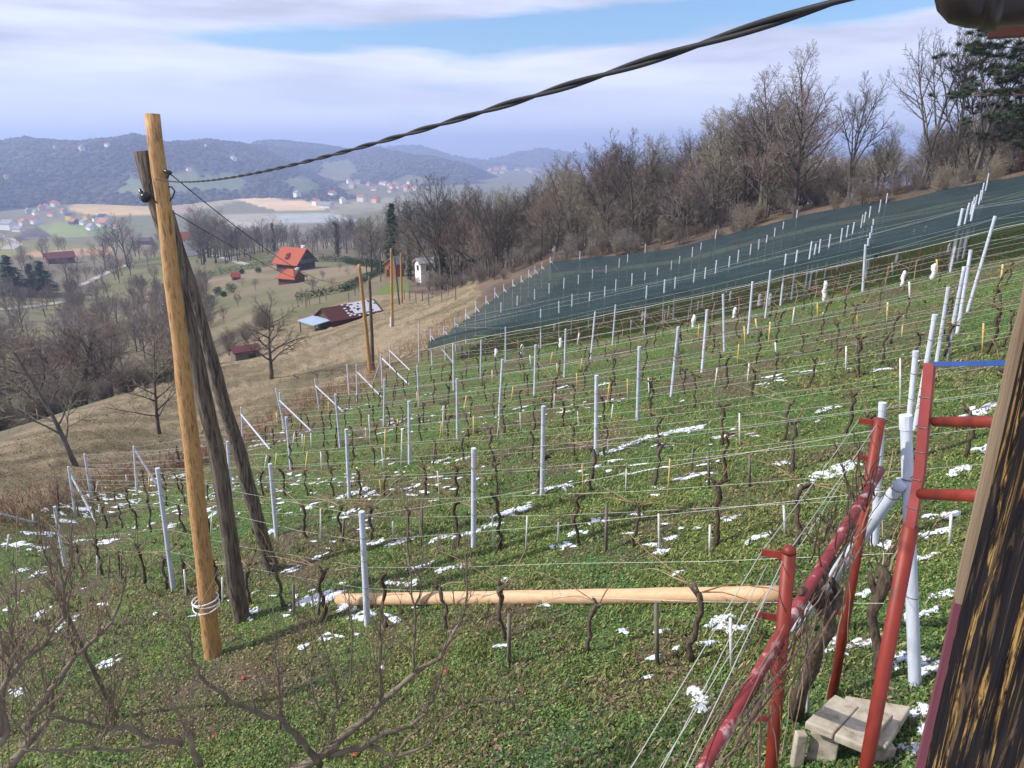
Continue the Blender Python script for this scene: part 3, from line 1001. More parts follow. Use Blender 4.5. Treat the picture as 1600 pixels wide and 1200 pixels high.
vprotos = [vine_proto(100 + i) for i in range(12)]
random.seed(5)
rowang = math.atan2(SD[1], SD[0])
nv = 0
uv_vines = {}
for k in range(1, 11):
    pp = rowinfo[k]
    s0, _ = sn(pp[0][0].x, pp[0][0].y); s1, _ = sn(pp[-1][0].x, pp[-1][0].y)
    base = [(sn(b.x, b.y)) for b, t in pp]
    svs = np.arange(s0 + 0.5, s1 + (0.3 if k < 3 else 7), 1.02)
    cnt = 0
    for sv in svs:
        sv += random.uniform(-.15, .15)
        nn = float(np.interp(sv, [q[0] for q in base], [q[1] for q in base])) + random.uniform(-.06, .06)
        x, y = xy(sv, nn)
        z = H(x, y)
        u, v, fz = project(x, y, z + .5)
        if u < -30 or u > 1620 or v > 1230 or fz < 1 or random.random() < 0.06:
            continue
        if k == 1 and 1180 < u:
            continue
        cnt += 1
        pr = vprotos[random.randrange(12)]
        dup(pr, (x, y, z), rowang + random.choice((0, math.pi)) + random.uniform(-.3, .3), random.uniform(.85, 1.15),
            f'dark knotty vine, {ORD[min(cnt, 49)]} from the downhill end in {rowname(k)}', 'bare grapevines in rows')
        nv += 1
for p_ in vprotos:
    for ch in list(p_.children):
        bpy.data.objects.remove(ch)
    bpy.data.objects.remove(p_)

# vines under the net: too many and too veiled to count
m = MB()
for k in range(11, 25):
    pp = rowinfo[k]
    s0, n0 = sn(pp[0][0].x, pp[0][0].y); s1, _ = sn(pp[-1][0].x, pp[-1][0].y)
    for sv in np.arange(s0 + .5, s1, 1.05):
        x, y = xy(sv + random.uniform(-.2, .2), n0); z = H(x, y)
        pts = [Vector((x, y, z - .05)), Vector((x + random.uniform(-.06, .06), y, z + .35)), Vector((x + random.uniform(-.08, .08), y, z + .75))]
        m.tube(pts, [.028, .022, .024], 4)
        for c in range(3):
            a = random.choice((-1, 1))
            m.ribbon([pts[2], pts[2] + Vector((SD[0] * a * .3, SD[1] * a * .3, .2)), pts[2] + Vector((SD[0] * a * .8, SD[1] * a * .8, random.uniform(.1, .5)))], .02)
o = link('veiled_vines', m.mesh('veiled_vines', M['cane'])); o['kind'] = 'stuff'; o['label'] = 'dark vines standing in rows below the green net'

# stakes: white, yellow and grey, (u, v foot, v top, kind)
STAKES = [(600, 735, 700, 'w'), (627, 728, 670, 'w'), (601, 725, 664, 'y'), (579, 694, 637, 'w'), (573, 690, 668, 'w'), (477, 736, 706, 'y'), (475, 708, 680, 'y'), (457, 699, 675, 'w'), (473, 700, 678, 'w'), (487, 700, 677, 'w'), (503, 735, 706, 'w'),
          (413, 735, 712, 'w'), (430, 735, 708, 'y'), (435, 665, 645, 'y'), (514, 648, 628, 'y'), (622, 675, 655, 'y'), (653, 640, 612, 'y'), (687, 692, 660, 'y'), (692, 680, 634, 'w'), (740, 686, 650, 'y'), (777, 686, 650, 'w'), (799, 628, 604, 'y'), (860, 572, 550, 'y'), (872, 588, 568, 'y'),
          (907, 583, 560, 'y'), (902, 608, 583, 'y'), (949, 632, 598, 'y'), (981, 627, 592, 'y'), (1015, 622, 590, 'w'), (866, 641, 615, 'w'), (814, 675, 645, 'w'), (879, 662, 638, 'y'), (905, 670, 643, 'w'), (955, 659, 632, 'w'), (912, 777, 725, 'y'), (978, 769, 733, 'w'), (1044, 772, 717, 'y'),
          (950, 705, 671, 'w'), (1156, 696, 646, 'w'), (1153, 570, 537, 'y'), (1091, 532, 507, 'y'), (1165, 545, 510, 'y'), (1184, 520, 498, 'y'), (1117, 605, 575, 'w'), (1168, 598, 568, 'w'), (1201, 538, 503, 'y'), (1287, 522, 488, 'y'), (1278, 500, 473, 'y'), (1341, 512, 476, 'y'), (1386, 503, 472, 'y'),
          (1409, 532, 493, 'y'), (1563, 448, 413, 'y'), (1535, 550, 505, 'y'), (1322, 580, 541, 'w'), (1407, 640, 560, 'w'), (1030, 859, 803, 'w'), (1109, 866, 820, 'w'), (1227, 833, 790, 'w'), (822, 860, 806, 'w'), (872, 850, 818, 'w'), (772, 858, 803, 'w'), (565, 777, 755, 'w'), (597, 777, 750, 'y'), (687, 777, 736, 'w'),
          (778, 770, 748, 'w'), (614, 845, 815, 'w'), (501, 845, 795, 'w'), (291, 930, 890, 'w'), (348, 940, 902, 'w'), (152, 898, 857, 'w'), (330, 832, 802, 'w'), (158, 807, 788, 'w'), (150, 772, 752, 'w'), (232, 768, 740, 'y'), (200, 758, 742, 'w'), (1143, 1042, 966, 'w'), (1262, 1120, 1038, 'w'), (1484, 850, 812, 'w'),
          (1027, 1038, 944, 'g'), (947, 862, 790, 'g'), (659, 852, 785, 'g'), (535, 848, 810, 'g'), (795, 1040, 960, 'g'), (460, 962, 912, 'g'), (497, 962, 925, 'g'), (1080, 740, 700, 'g'), (1108, 760, 705, 'g'), (1171, 760, 710, 'g'), (677, 728, 695, 'g'), (190, 907, 867, 'g'), (170, 905, 868, 'g'), (1300, 545, 520, 'g'),
          (11, 860, 835, 'w'), (52, 822, 803, 'w'), (1238, 508, 480, 'w'), (1213, 560, 535, 'w'), (1340, 560, 533, 'g'), (1422, 470, 440, 'w'), (1395, 430, 410, 'w'), (1465, 430, 405, 'y'), (1090, 490, 470, 'w'), (1043, 500, 478, 'w'), (985, 520, 500, 'w'), (902, 540, 520, 'w'), (830, 575, 555, 'w'), (770, 600, 578, 'y'), (725, 645, 618, 'y')]
protos = {}
for kind, mt, r in (('w', 'stake_white', .015), ('y', 'stake_yellow', .013), ('g', 'stake_grey', .022)):
    protos[kind] = mt, r
cnt = {'w': 0, 'y': 0, 'g': 0}
NMS = {'w': 'white', 'y': 'yellow cane', 'g': 'grey wooden'}


def nearest_ref(u, v):
    best = None
    for k in range(1, 11):
        for i, (ut, vt, ub, vb) in enumerate(POSTS[k]):
            d = (ub - u) ** 2 + ((vb - v) * 2) ** 2
            if best is None or d < best[0]:
                best = (d, k, i)
    return best[1], best[2]


seen_lab = {}
for u, v, vt, kind in STAKES:
    b = G(u, v)
    t = P(u + random.uniform(-4, 4), vt, math.hypot(b.x, b.y))
    h = t.z - b.z
    t = b + (t - b) * (max(0.35, min(1.0, h)) / h)
    mt, r = protos[kind]
    m = MB(); w = t - b
    rad = max(r, 0.0011 * math.hypot(b.x, b.y))
    m.tube([w * -.1, w * .5, w], [rad, rad, rad * .95], 6 if kind != 'g' else 4)
    k, i = nearest_ref(u, v)
    k_b = POSTS[k][i]
    side = 'downhill of' if u < k_b[2] else 'uphill of'
    dist = ['touching', 'just', 'a little', 'well', 'far'][min(4, int(abs(u - k_b[2]) / 22))]
    lab = f'{NMS[kind]} stake {dist} {side} the {ORD[i + 1]} post in the {ORD[k]} row'.replace('touching downhill', 'close downhill').replace('touching uphill', 'close uphill')
    if lab in seen_lab:
        seen_lab[lab] += 1
        lab = lab.replace('stake', ['', '', 'slimmer stake', 'further stake', 'other stake', 'odd stake'][min(5, seen_lab[lab])])
    else:
        seen_lab[lab] = 1
    tag(link('vine_stake', m.mesh('vine_stake', M[mt], True), None, b), lab, 'stake', {'w': 'white stakes among the vines', 'y': 'yellow cane stakes among the vines', 'g': 'grey wooden stakes among the vines'}[kind])

# white plastic sleeves round young vines
SLV = [(1287, 472, 437), (1410, 447, 423), (1457, 437, 412), (1186, 479, 459), (1202, 478, 459), (1147, 497, 480), (1083, 512, 492), (1004, 502, 487), (876, 543, 528), (866, 517, 506), (1400, 412, 393), (816, 555, 538), (1141, 470, 455), (1427, 372, 358), (1482, 395, 380), (1445, 368, 352), (775, 560, 545)]
SL = ['largest white film sleeve, twisted round a young vine', 'wide short white sleeve on the slope below the net', 'white sleeve uphill of the wide short one', 'white sleeve close beside the tenth row post', 'broad white sleeve just uphill of the tenth row post', 'grey white sleeve downhill of the tenth row post cluster',
      'white sleeve in the row with dark knotty stumps', 'pale crumpled sleeve under the near edge of the net', 'tall cream sleeve near the middle of the ninth row', 'small white sleeve below the net edge', 'slim white sleeve leaning beside a net post', 'small white sleeve near the eighth row downhill part', 'round topped white sleeve among the net posts', 'faint white sleeve seen through the green net', 'white sleeve below the net near the steep posts', 'pale sleeve hung behind the green net', 'white sleeve beside the lower net corner']
for (u, v, vt), lb in zip(SLV, SL):
    b = G(u, v); t = P(u, vt, math.hypot(b.x, b.y)); h = min(max(t.z - b.z, .35), .8)
    m = MB()
    n = 6
    ps = [Vector((random.uniform(-.03, .03), random.uniform(-.03, .03), h * i / n)) for i in range(n + 1)]
    m.tube(ps, [random.uniform(.06, .10) for i in range(n)] + [.04], 8)
    tag(link('vine_sleeve', m.mesh('vine_sleeve', M['sleeve'], True), None, b), lb, 'plant sleeve', 'white sleeves on young vines')

# the net: laid over the post tops of the far rows
ks = list(range(11, 25))
nlist = []
for k in ks:
    b, t = rowinfo[k][0]
    nlist.append(sn(b.x, b.y))
nn_ = np.array([q[1] for q in nlist]); ss_ = np.array([q[0] for q in nlist])
ncross = np.concatenate([[nn_[0] - 0.25, nn_[0] - 0.22, nn_[0] - 0.12], np.linspace(nn_[0], nn_[-1], 13 * 5 + 1), [nn_[-1] + .3, nn_[-1] + .5]])
hts = np.concatenate([[1.2, 1.45, 1.66], np.full(66, 1.56), [1.3, 0.5]])
NSX = 150
Vn = []
for i, (n0, h0) in enumerate(zip(ncross, hts)):
    sl = float(np.interp(n0, nn_, ss_)) - 0.1
    for j in range(NSX):
        s = sl + (sl * 0 + 62) * (j / (NSX - 1))
        Vn.append((s, n0, h0))
Vn = np.array(Vn)
X_, Y_ = xy(Vn[:, 0], Vn[:, 1])
Z_ = Hxy(X_, Y_)
ph_ = np.interp(Vn[:, 1], nn_, np.arange(len(nn_)))
sag = -0.16 * np.abs(np.sin(ph_ * math.pi)) + (fbm(Vn[:, 0] * .35, Vn[:, 1] * 1.2, 91, 3) - .5) * .16
low = (Vn[:, 1] < nn_[0] - .05)
Zn = Z_ + Vn[:, 2] + np.where(low, (fbm(Vn[:, 0] * .8, Vn[:, 1], 93) - .5) * .12, sag)
idn = np.arange(len(ncross) * NSX).reshape(len(ncross), NSX)
q = np.stack([idn[:-1, :-1], idn[:-1, 1:], idn[1:, 1:], idn[1:, :-1]], -1).reshape(-1, 4)
o = link('vineyard_net', npmesh('vineyard_net', np.c_[X_, Y_, Zn], q, M['net'], smooth=True))
tag(o, 'dark green see-through net spread over the tops of the far vineyard rows', 'net')
m = MB()
for (n_i, h_i) in ((0, .95),):
    ps = [Vector((X_[idn[n_i, j]], Y_[idn[n_i, j]], Zn[idn[n_i, j]] - .004)) for j in range(0, NSX, 2)]
    m.tube(ps, .012, 4, False)
link('edge_cord', m.mesh('edge_cord', M['wire']), o)

# the peeled log lying across the first row
a = G(530, 944); b_ = G(1222, 939)
m = MB()
L = b_ - a
pts = []; rr = []
for i in range(25):
    t = i / 24
    p = a + L * t
    z = H(p.x, p.y)
    pts.append(Vector((p.x, p.y, 0))); rr.append(.086 + .004 * t + .003 * math.sin(i * 1.7))
za = H(a.x, a.y) + .075; zb = H(b_.x, b_.y) + .075
zl = [za + (zb - za) * i / 24 for i in range(25)]
need = max(H(p.x, p.y) + r * .8 - z for p, r, z in zip(pts, rr, zl))
pts = [Vector((p.x, p.y, z + max(0, need) * .25)) - a for p, z in zip(pts, zl)]
m.tube(pts, rr, 20)
o = thing('peeled_log', 'long pale peeled log lying across the slope among the vines', 'log', a)
link('bole', m.mesh('bole', M['wood_log'], True), o)
LOG = (a, b_)

# ------------------------------------------------------------------ snow patches
SNOW = [(490, 938, 60, 26), (545, 945, 40, 20), (560, 962, 36, 10), (520, 935, 30, 16), (168, 1038, 36, 14), (1075, 672, 60, 10), (1040, 680, 44, 8), (985, 695, 40, 7), (960, 706, 44, 7), (1010, 685, 30, 8), (1300, 740, 60, 18), (1320, 730, 40, 14), (870, 762, 54, 12), (845, 770, 26, 8), (640, 912, 36, 9), (655, 886, 38, 9), (612, 910, 24, 8), (700, 890, 50, 6),
        (630, 845, 50, 10), (595, 845, 30, 9), (690, 842, 40, 8), (745, 830, 50, 8), (770, 820, 40, 6), (800, 800, 60, 10), (815, 794, 40, 8), (900, 833, 28, 9), (930, 815, 30, 8), (880, 855, 28, 10), (1185, 840, 36, 8), (1145, 810, 30, 6), (1035, 862, 14, 8), (1330, 1015, 70, 14), (1300, 1010, 30, 12), (1410, 1035, 40, 20), (1450, 1050, 50, 22), (1440, 965, 30, 9), (1355, 925, 24, 9),
        (1470, 935, 26, 8), (1475, 805, 40, 9), (1460, 830, 44, 7), (1385, 852, 20, 8), (1445, 870, 40, 6), (1130, 968, 18, 7), (1118, 975, 22, 8), (1150, 985, 22, 8), (1105, 1007, 18, 8), (1140, 978, 26, 8), (1092, 1110, 14, 8), (1085, 1085, 10, 8), (1440, 1120, 20, 12), (1446, 1150, 22, 16), (1430, 1175, 26, 10), (1540, 640, 60, 12), (1520, 650, 40, 8), (1545, 700, 30, 12), (1500, 735, 40, 8), (1290, 640, 26, 4), (1260, 760, 30, 6), (1225, 725, 24, 6),
        (30, 850, 40, 9), (60, 835, 44, 8), (55, 860, 30, 10), (100, 815, 36, 8), (125, 795, 40, 8), (190, 790, 30, 6), (175, 845, 40, 6), (130, 845, 24, 5), (30, 892, 26, 5), (60, 895, 20, 5), (240, 750, 24, 5), (280, 745, 26, 5), (330, 775, 30, 6), (320, 800, 36, 8), (360, 750, 20, 8), (300, 740, 20, 5), (330, 808, 30, 7), (395, 956, 16, 8), (450, 892, 22, 5), (500, 870, 18, 5), (425, 830, 20, 8), (545, 800, 30, 6),
        (480, 795, 26, 6), (560, 770, 40, 9), (540, 775, 26, 8), (575, 775, 24, 8), (600, 720, 20, 4), (620, 660, 22, 3), (690, 720, 30, 5), (720, 720, 30, 4), (640, 765, 24, 4), (880, 606, 20, 3), (945, 600, 16, 3), (60, 960, 18, 7), (62, 965, 16, 7), (115, 968, 16, 6), (40, 1080, 20, 6), (24, 1078, 16, 5), (505, 998, 12, 8), (475, 1010, 12, 6), (90, 985, 14, 5), (15, 950, 20, 6)]
SV, SF = [], []
SVn = 0


def snow_blob(c, a, b, ang, hgt):
    """one thin irregular drift of old snow lying on the ground"""
    global SVn
    n = 16
    ph1, ph2 = random.uniform(0, 6.28), random.uniform(0, 6.28)
    rims = []
    for ringf, hh in ((1.0, -0.01), (0.93, 0.55), (0.55, 1.0)):
        for i in range(n):
            t = 2 * math.pi * i / n
            rr = (1 + 0.28 * math.sin(2 * t + ph1) + 0.20 * math.sin(3 * t + ph2) + 0.16 * math.sin(5 * t + ph1 * 2) + random.uniform(-.09, .09)) * ringf
            x = math.cos(t) * a * rr; y = math.sin(t) * b * rr
            rims.append((c.x + x * math.cos(ang) - y * math.sin(ang), c.y + x * math.sin(ang) + y * math.cos(ang), hh))
    rims.append((c.x, c.y, 1.0))
    for r in rims:
        SV.append((r[0], r[1], r[2] * hgt))
    k = SVn
    for j in range(2):
        for i in range(n):
            i2 = (i + 1) % n
            SF.append((k + j * n + i, k + j * n + i2, k + (j + 1) * n + i2)); SF.append((k + j * n + i, k + (j + 1) * n + i2, k + (j + 1) * n + i))
    for i in range(n):
        SF.append((k + 2 * n + i, k + 2 * n + (i + 1) % n, k + 3 * n))
    SVn += len(rims)


random.seed(31)
for (u, v, w, h) in SNOW:
    c = G(u, v)
    d = c.length
    a = max(w * d / F * 0.5, 0.05) * .85
    g2 = G(u, v - h * .5); g1 = G(u, v + h * .5)
    b = max((g2 - g1).length * 0.5, 0.04) * .7
    b = min(b, a * 1.2)
    nb = int(4 + w / 6)
    for i in range(nb):
        t = random.uniform(0, 6.28); q = random.random() ** .7
        snow_blob(c + Vector((math.cos(t) * a * q, math.sin(t) * b * q, 0)), a * random.uniform(.14, .42), b * random.uniform(.22, .5), random.uniform(-.5, .5), random.uniform(.010, .026))
    for i in range(5):
        snow_blob(c + Vector((random.uniform(-1.4, 1.4) * a, random.uniform(-1.5, 1.5) * b, 0)), random.uniform(.02, .07), random.uniform(.02, .05), random.uniform(0, 3), random.uniform(.010, .02))
for (u, v, a, b) in ((488, 940, .22, .12), (520, 936, .17, .13), (541, 948, .16, .09), (575, 963, .14, .06)):
    snow_blob(G(u, v), a, b, random.uniform(-.2, .2), .05)
# crumbs of snow in the weeds, mostly along the lower side of the rows
for _ in range(720):
    k = random.choice((1, 2, 2, 3, 3, 3, 4, 4, 4, 5, 5, 6, 7))
    pp = rowinfo[k]
    s0, n0 = sn(pp[0][0].x, pp[0][0].y); s1, n1 = sn(pp[-1][0].x, pp[-1][0].y)
    t = random.random() ** (1.5 if k > 3 else 1.1)
    s = s0 + (s1 - s0) * t - random.uniform(0, 1.2)
    n = n0 + (n1 - n0) * t + random.gauss(-.1, .55)
    x, y = xy(s, n)
    if fbm(np.array([x * .5]), np.array([y * .5]), 55)[0] < 0.50:
        continue
    big = random.random() < .25
    snow_blob(Vector((x, y, 0)), random.uniform(.08, .24) if big else random.uniform(.03, .10), random.uniform(.03, .08) if big else random.uniform(.02, .05), rowang + random.uniform(-.4, .4), random.uniform(.008, .02))
SV = np.array(SV)
gx = np.clip((np.arctan2(SV[:, 0], SV[:, 1]) - AZ[0]) / (AZ[1] - AZ[0]), 0, NA - 1.001)


def ground_z(x, y):
    """height of the built ground sheet (with its small bumps) under x, y, for d < 150 m"""
    a = np.clip((np.arctan2(x, y) - AZ[0]) / (AZ[1] - AZ[0]), 0, NA - 1.001)
    b = np.clip((np.log(np.maximum(np.hypot(x, y), 1.81)) - LD[0]) / (LD[1] - LD[0]), 0, 248.9)
    i = a.astype(int); j = b.astype(int); fa = a - i; fb = b - j
    return (ZZ[i, j] * (1 - fa) * (1 - fb) + ZZ[i + 1, j] * fa * (1 - fb) + ZZ[i, j + 1] * (1 - fa) * fb + ZZ[i + 1, j + 1] * fa * fb)


SV[:, 2] += ground_z(SV[:, 0], SV[:, 1]) + 0.012
o = link('snow', npmesh('snow', SV, np.array(SF), M['snow'], smooth=True)); o['kind'] = 'stuff'; o['label'] = 'patches of melting snow in the vineyard weeds'

# ------------------------------------------------------------------ weeds, leaves and grass
def scatter(name, N, d0, d1, size, up, colfn, seed, kind='leaf', power=1.0, mask=None, grow=0.016):
    rng = np.random.default_rng(seed)
    az = rng.uniform(R(-60), R(52), N); ld = math.log(d0) + (math.log(d1) - math.log(d0)) * rng.random(N) ** power
    d = np.exp(ld); x = d * np.sin(az); y = d * np.cos(az)
    g = green_frac(x, y)
    z = ground_z(x, y)
    u, v, _ = project(x, y, z)
    ok = (v > lerp(u, *EDGE) - 4) & (v < 1900) & (u > -900) & (u < 2100)
    if mask is not None:
        ok &= mask(x, y, u, v, g, rng)
    x, y, z, d, g, u, v = (a[ok] for a in (x, y, z, d, g, u, v))
    if kind == 'tuft':
        nb = 22
        tr_ = np.repeat(rng.uniform(.5, 1.5, len(x)), nb)
        x = np.repeat(x, nb) + rng.normal(0, .035, len(x) * nb) * tr_; y = np.repeat(y, nb) + rng.normal(0, .035, len(y) * nb) * tr_
        z, d, g = np.repeat(z, nb), np.repeat(d, nb), np.repeat(g, nb)
    n = len(x)
    sz = size * rng.uniform(.5, 1.5, n) * (1 + grow * np.maximum(d - 6, 0) * 2.2)
    th = rng.uniform(0, 2 * math.pi, n)
    if kind == 'leaf':
        tilt = rng.uniform(.1, up, n)
        dirx, diry, dirz = np.cos(th) * np.cos(tilt), np.sin(th) * np.cos(tilt), np.sin(tilt)
        sx, sy = -np.sin(th), np.cos(th)
        w = sz * rng.uniform(.28, .45, n)
        base = np.stack([x, y, z + sz * rng.uniform(.0, .7, n)], -1)
        dv = np.stack([dirx, diry, dirz], -1) * sz[:, None]
        sv = np.stack([sx, sy, rng.uniform(-.4, .4, n)], -1) * w[:, None]
        V = np.stack([base, base + dv * .5 + sv, base + dv - np.array([0, 0, 1]) * (sz * .15)[:, None], base + dv * .5 - sv], 1)
    else:
        h = sz
        lean = rng.uniform(.15, up, n)
        base = np.stack([x, y, z - .005], -1)
        tip = base + np.stack([np.cos(th) * lean * h, np.sin(th) * lean * h, h * (1.1 - .5 * lean)], -1)
        mid = base * .5 + tip * .5 + np.stack([np.zeros(n), np.zeros(n), h * .16], -1)
        w = (0.0035 + .0004 * d)
        sv = np.stack([-np.sin(th), np.cos(th), np.zeros(n)], -1) * w[:, None]
        V = np.stack([base - sv, base + sv, mid + sv * .7, tip], 1)
    Fc = np.arange(4 * n).reshape(n, 4)
    c = colfn(g, n, rng, x, y)
    o = link(name, npmesh(name, V.reshape(-1, 3), Fc, M['leaf'], np.repeat(c, 4, 0)))
    o['kind'] = 'stuff'
    return o


def col_weed(g, n, rng, x, y):
    a = np.array([(0.072, 0.136, 0.032), (0.105, 0.175, 0.045), (0.145, 0.205, 0.058), (0.056, 0.100, 0.032), (0.19, 0.215, 0.075)])
    b = np.array([(0.16, 0.115, 0.07), (0.09, 0.068, 0.05), (0.13, 0.14, 0.055), (0.21, 0.16, 0.105), (0.115, 0.125, 0.05)])
    pick = rng.integers(0, 5, n)
    br = rng.random(n) > np.clip(g * 1.25 + .04, 0, .92)
    c = np.where(br[:, None], b[pick], a[pick])
    # broad bluish and yellow-green colonies of different weeds
    f = np.clip((fbm(x * .9, y * .9, 123) - .5) * 4, -1, 1)[:, None]
    c = c * (1 + f * np.array([.35, .12, .05]))
    return c * rng.uniform(.7, 1.3, (n, 1))


def col_dead(g, n, rng, x, y):
    a = np.array([(0.13, 0.09, 0.06), (0.20, 0.15, 0.10), (0.075, 0.055, 0.045), (0.22, 0.15, 0.08), (0.14, 0.075, 0.05)])
    return a[rng.integers(0, 5, n)] * rng.uniform(.6, 1.3, (n, 1))


def col_grass(g, n, rng, x, y):
    a = np.array([(0.135, 0.185, 0.05), (0.20, 0.225, 0.07), (0.095, 0.145, 0.04), (0.26, 0.24, 0.12)])
    return a[rng.integers(0, 4, n)] * rng.uniform(.7, 1.3, (n, 1))


o = scatter('weeds', 720000, 3.0, 42, 0.025, 1.0, col_weed, 1, mask=lambda x, y, u, v, g, r: r.random(len(x)) < np.clip(g * 1.3 + .25, 0, 1)); o['label'] = 'low green weeds carpeting the vineyard'
o = scatter('fallen_leaves', 50000, 3.0, 30, 0.036, .5, col_dead, 2, mask=lambda x, y, u, v, g, r: r.random(len(x)) < np.clip(1.25 - g * 1.5, .05, 1)); o['label'] = 'brown fallen leaves and dead stalks'
o = scatter('grass', 165000, 3.0, 18, 0.06, 1.1, col_grass, 3, kind='blade', mask=lambda x, y, u, v, g, r: (fbm(x * 1.1, y * 1.1, 200) > .47) | (r.random(len(x)) < .15)); o['label'] = 'yellow green grass blades between the weeds'

o = scatter('grass_tufts', 4500, 3.0, 26, 0.075, .8, col_grass, 4, kind='tuft', mask=lambda x, y, u, v, g, r: fbm(x * .8, y * .8, 210) > .48); o['label'] = 'longer tufts of yellow green grass'


def meadow_tufts():
    rng = np.random.default_rng(9)
    N = 60000
    az = rng.uniform(R(-40), R(-2), N); ld = rng.uniform(math.log(20), math.log(100), N)
    d = np.exp(ld); x = d * np.sin(az); y = d * np.cos(az); z = ground_z(x, y)
    u, v, _ = project(x, y, z)
    ok = (v < lerp(u, *EDGE) + 6) & (v > meadow_edge(u) - 4) & (u < 720)
    x, y, z, d = x[ok], y[ok], z[ok], d[ok]
    n = len(x)
    h = rng.uniform(.025, .065, n) * (1 + d * .006); th = rng.uniform(0, 6.28, n)
    base = np.stack([x, y, z - .01], -1)
    w = h * rng.uniform(.2, .5, n)
    sv = np.stack([np.cos(th), np.sin(th), np.zeros(n)], -1) * w[:, None]
    tip = base + np.stack([rng.uniform(-.5, .5, n) * h, rng.uniform(-.5, .5, n) * h, h * .8], -1)
    V = np.stack([base - sv, base + sv, tip + sv * .5, tip - sv * .3], 1)
    a = np.array([(0.29, 0.23, 0.13), (0.24, 0.20, 0.10), (0.19, 0.17, 0.075), (0.33, 0.27, 0.16)])
    c = a[rng.integers(0, 4, n)] * rng.uniform(.7, 1.2, (n, 1))
    o = link('dry_grass', npmesh('dry_grass', V.reshape(-1, 3), np.arange(4 * n).reshape(n, 4), M['leaf'], np.repeat(c, 4, 0)))
    o['kind'] = 'stuff'; o['label'] = 'tufts of dry straw grass on the meadow'


meadow_tufts()
# reddish dead weeds along the edge of the vineyard
mb = MB(); random.seed(77)
for _ in range(2600):
    t = random.random()
    u = 300 + 420 * t if random.random() < .75 else random.uniform(-20, 300)
    v = float(lerp(u, *EDGE)) + random.gauss(-3, 7)
    if not hasattr(mb, 'cache'):
        mb.cache = {}
    key = (int(u / 14), int(v / 5))
    if key not in mb.cache:
        mb.cache[key] = G(key[0] * 14 + 7, key[1] * 5 + 2)
    g = mb.cache[key]
    p = g + Vector((random.gauss(0, .45), random.gauss(0, .45), 0)); p.z = H(p.x, p.y)
    h = random.uniform(.25, .7)
    tp = p + Vector((random.uniform(-.2, .2), random.uniform(-.2, .2), h))
    mb.ribbon([p, (p + tp) / 2 + Vector((random.uniform(-.05, .05), 0, 0)), tp], .02)
    for c in range(2):
        q = p.lerp(tp, random.uniform(.4, .9))
        mb.ribbon([q, q + Vector((random.uniform(-.15, .15), random.uniform(-.15, .15), .15))], .016)
M['deadweed'] = pm("russet_dead_weeds", (0.22, 0.12, 0.07), (0.30, 0.17, 0.11), .5, .9)
o = link('dead_weeds', mb.mesh('dead_weeds', M['deadweed'])); o['kind'] = 'stuff'; o['label'] = 'russet dead weeds along the vineyard edge'
# small apples left lying in the grass
M['apple'] = pm("fallen_red_apple", (0.22, 0.03, 0.02), (0.28, 0.11, 0.04), 14, .5)
AP = [(381, 1063, 'red apple lying close to the foot of the yellow pole'), (336, 1154, 'red apple in the grass below the yellow pole'), (178, 921, 'dark red apple among the tall shoots'), (556, 1184, 'red apple under the trunk fork'), (698, 1053, 'red apple beneath the outer shoots')]
for u, v, lb in AP:
    g = G(u, v); m = MB()
    for i in range(1):
        ps = [Vector((0, 0, -.028)), Vector((0, 0, -.02)), Vector((0, 0, 0)), Vector((0, 0, .018)), Vector((0, 0, .026)), Vector((0, 0, .021))]
        m.tube(ps, [.008, .022, .032, .026, .014, .003], 10)
    tag(link('apple', m.mesh('apple', M['apple'], True), None, g + Vector((0, 0, .03))), lb, 'apple', 'windfall apples in the grass')

# ------------------------------------------------------------------ trees
def grow(tr, cr, p, d, L, r, lvl, S):
    """one limb with its side limbs; the thick ones go to the trunk mesh, twigs to the crown"""
    maxl = S['levels']
    if lvl >= maxl:
        n = 3
        pts = [p]
        dd = d.copy()
        for i in range(n - 1):
            dd = (dd + Vector((random.uniform(-1, 1), random.uniform(-1, 1), random.uniform(-1, 1))) * .25 + Vector((0, 0, S['up'] * .35))).normalized()
            pts.append(pts[-1] + dd * (L / (n - 1)))
        cr.ribbon(pts, max(r * 2, S['tw']))
        return
    n = [7, 5, 4, 3][min(lvl, 3)]
    pts = [p]; rr = [r]
    dd = d.copy()
    for i in range(n):
        wob = S['wob'] * (0.5 if lvl == 0 else 1)
        dd = (dd + Vector((random.uniform(-1, 1), random.uniform(-1, 1), random.uniform(-1, 1))) * wob + Vector((0, 0, S['up'] * (.5 if lvl else .2)))).normalized()
        pts.append(pts[-1] + dd * (L / n))
        t = (i + 1) / n
        rr.append(r * (1 - t * (0.86 if lvl == 0 else .8)))
    sides = [8, 5, 4, 3][min(lvl, 3)]
    if lvl <= S.get('ribfrom', 2):
        (tr if lvl <= 1 else cr).tube(pts, rr, sides, lvl == 0)
    else:
        cr.ribbon(pts, rr[0] * 2)
    k = S['n'][lvl]
    t0 = S['t0'][lvl]
    for i in range(k):
        t = t0 + (1 - t0) * ((i + random.uniform(0, .9)) / k)
        f = t * n
        j = min(int(f), n - 1); a = f - j
        q = pts[j].lerp(pts[j + 1], a)
        ax = (pts[j + 1] - pts[j]).normalized()
        x, y = _frame(ax)
        az = i * 2.4 + random.uniform(-.6, .6)
        ang = S['ang'][lvl] * random.uniform(.75, 1.25)
        nd = (ax * math.cos(ang) + (x * math.cos(az) + y * math.sin(az)) * math.sin(ang)).normalized()
        shape = S['shape'](t) if lvl == 0 else (1.15 - .75 * (t - t0) / (1 - t0))
        nl = S['len'][lvl] * L * shape * random.uniform(.75, 1.2)
        rl = max(min(rr[j] * .7, r * S['rf'][lvl]), .003)
        grow(tr, cr, q, nd, nl, rl, lvl + 1, S)


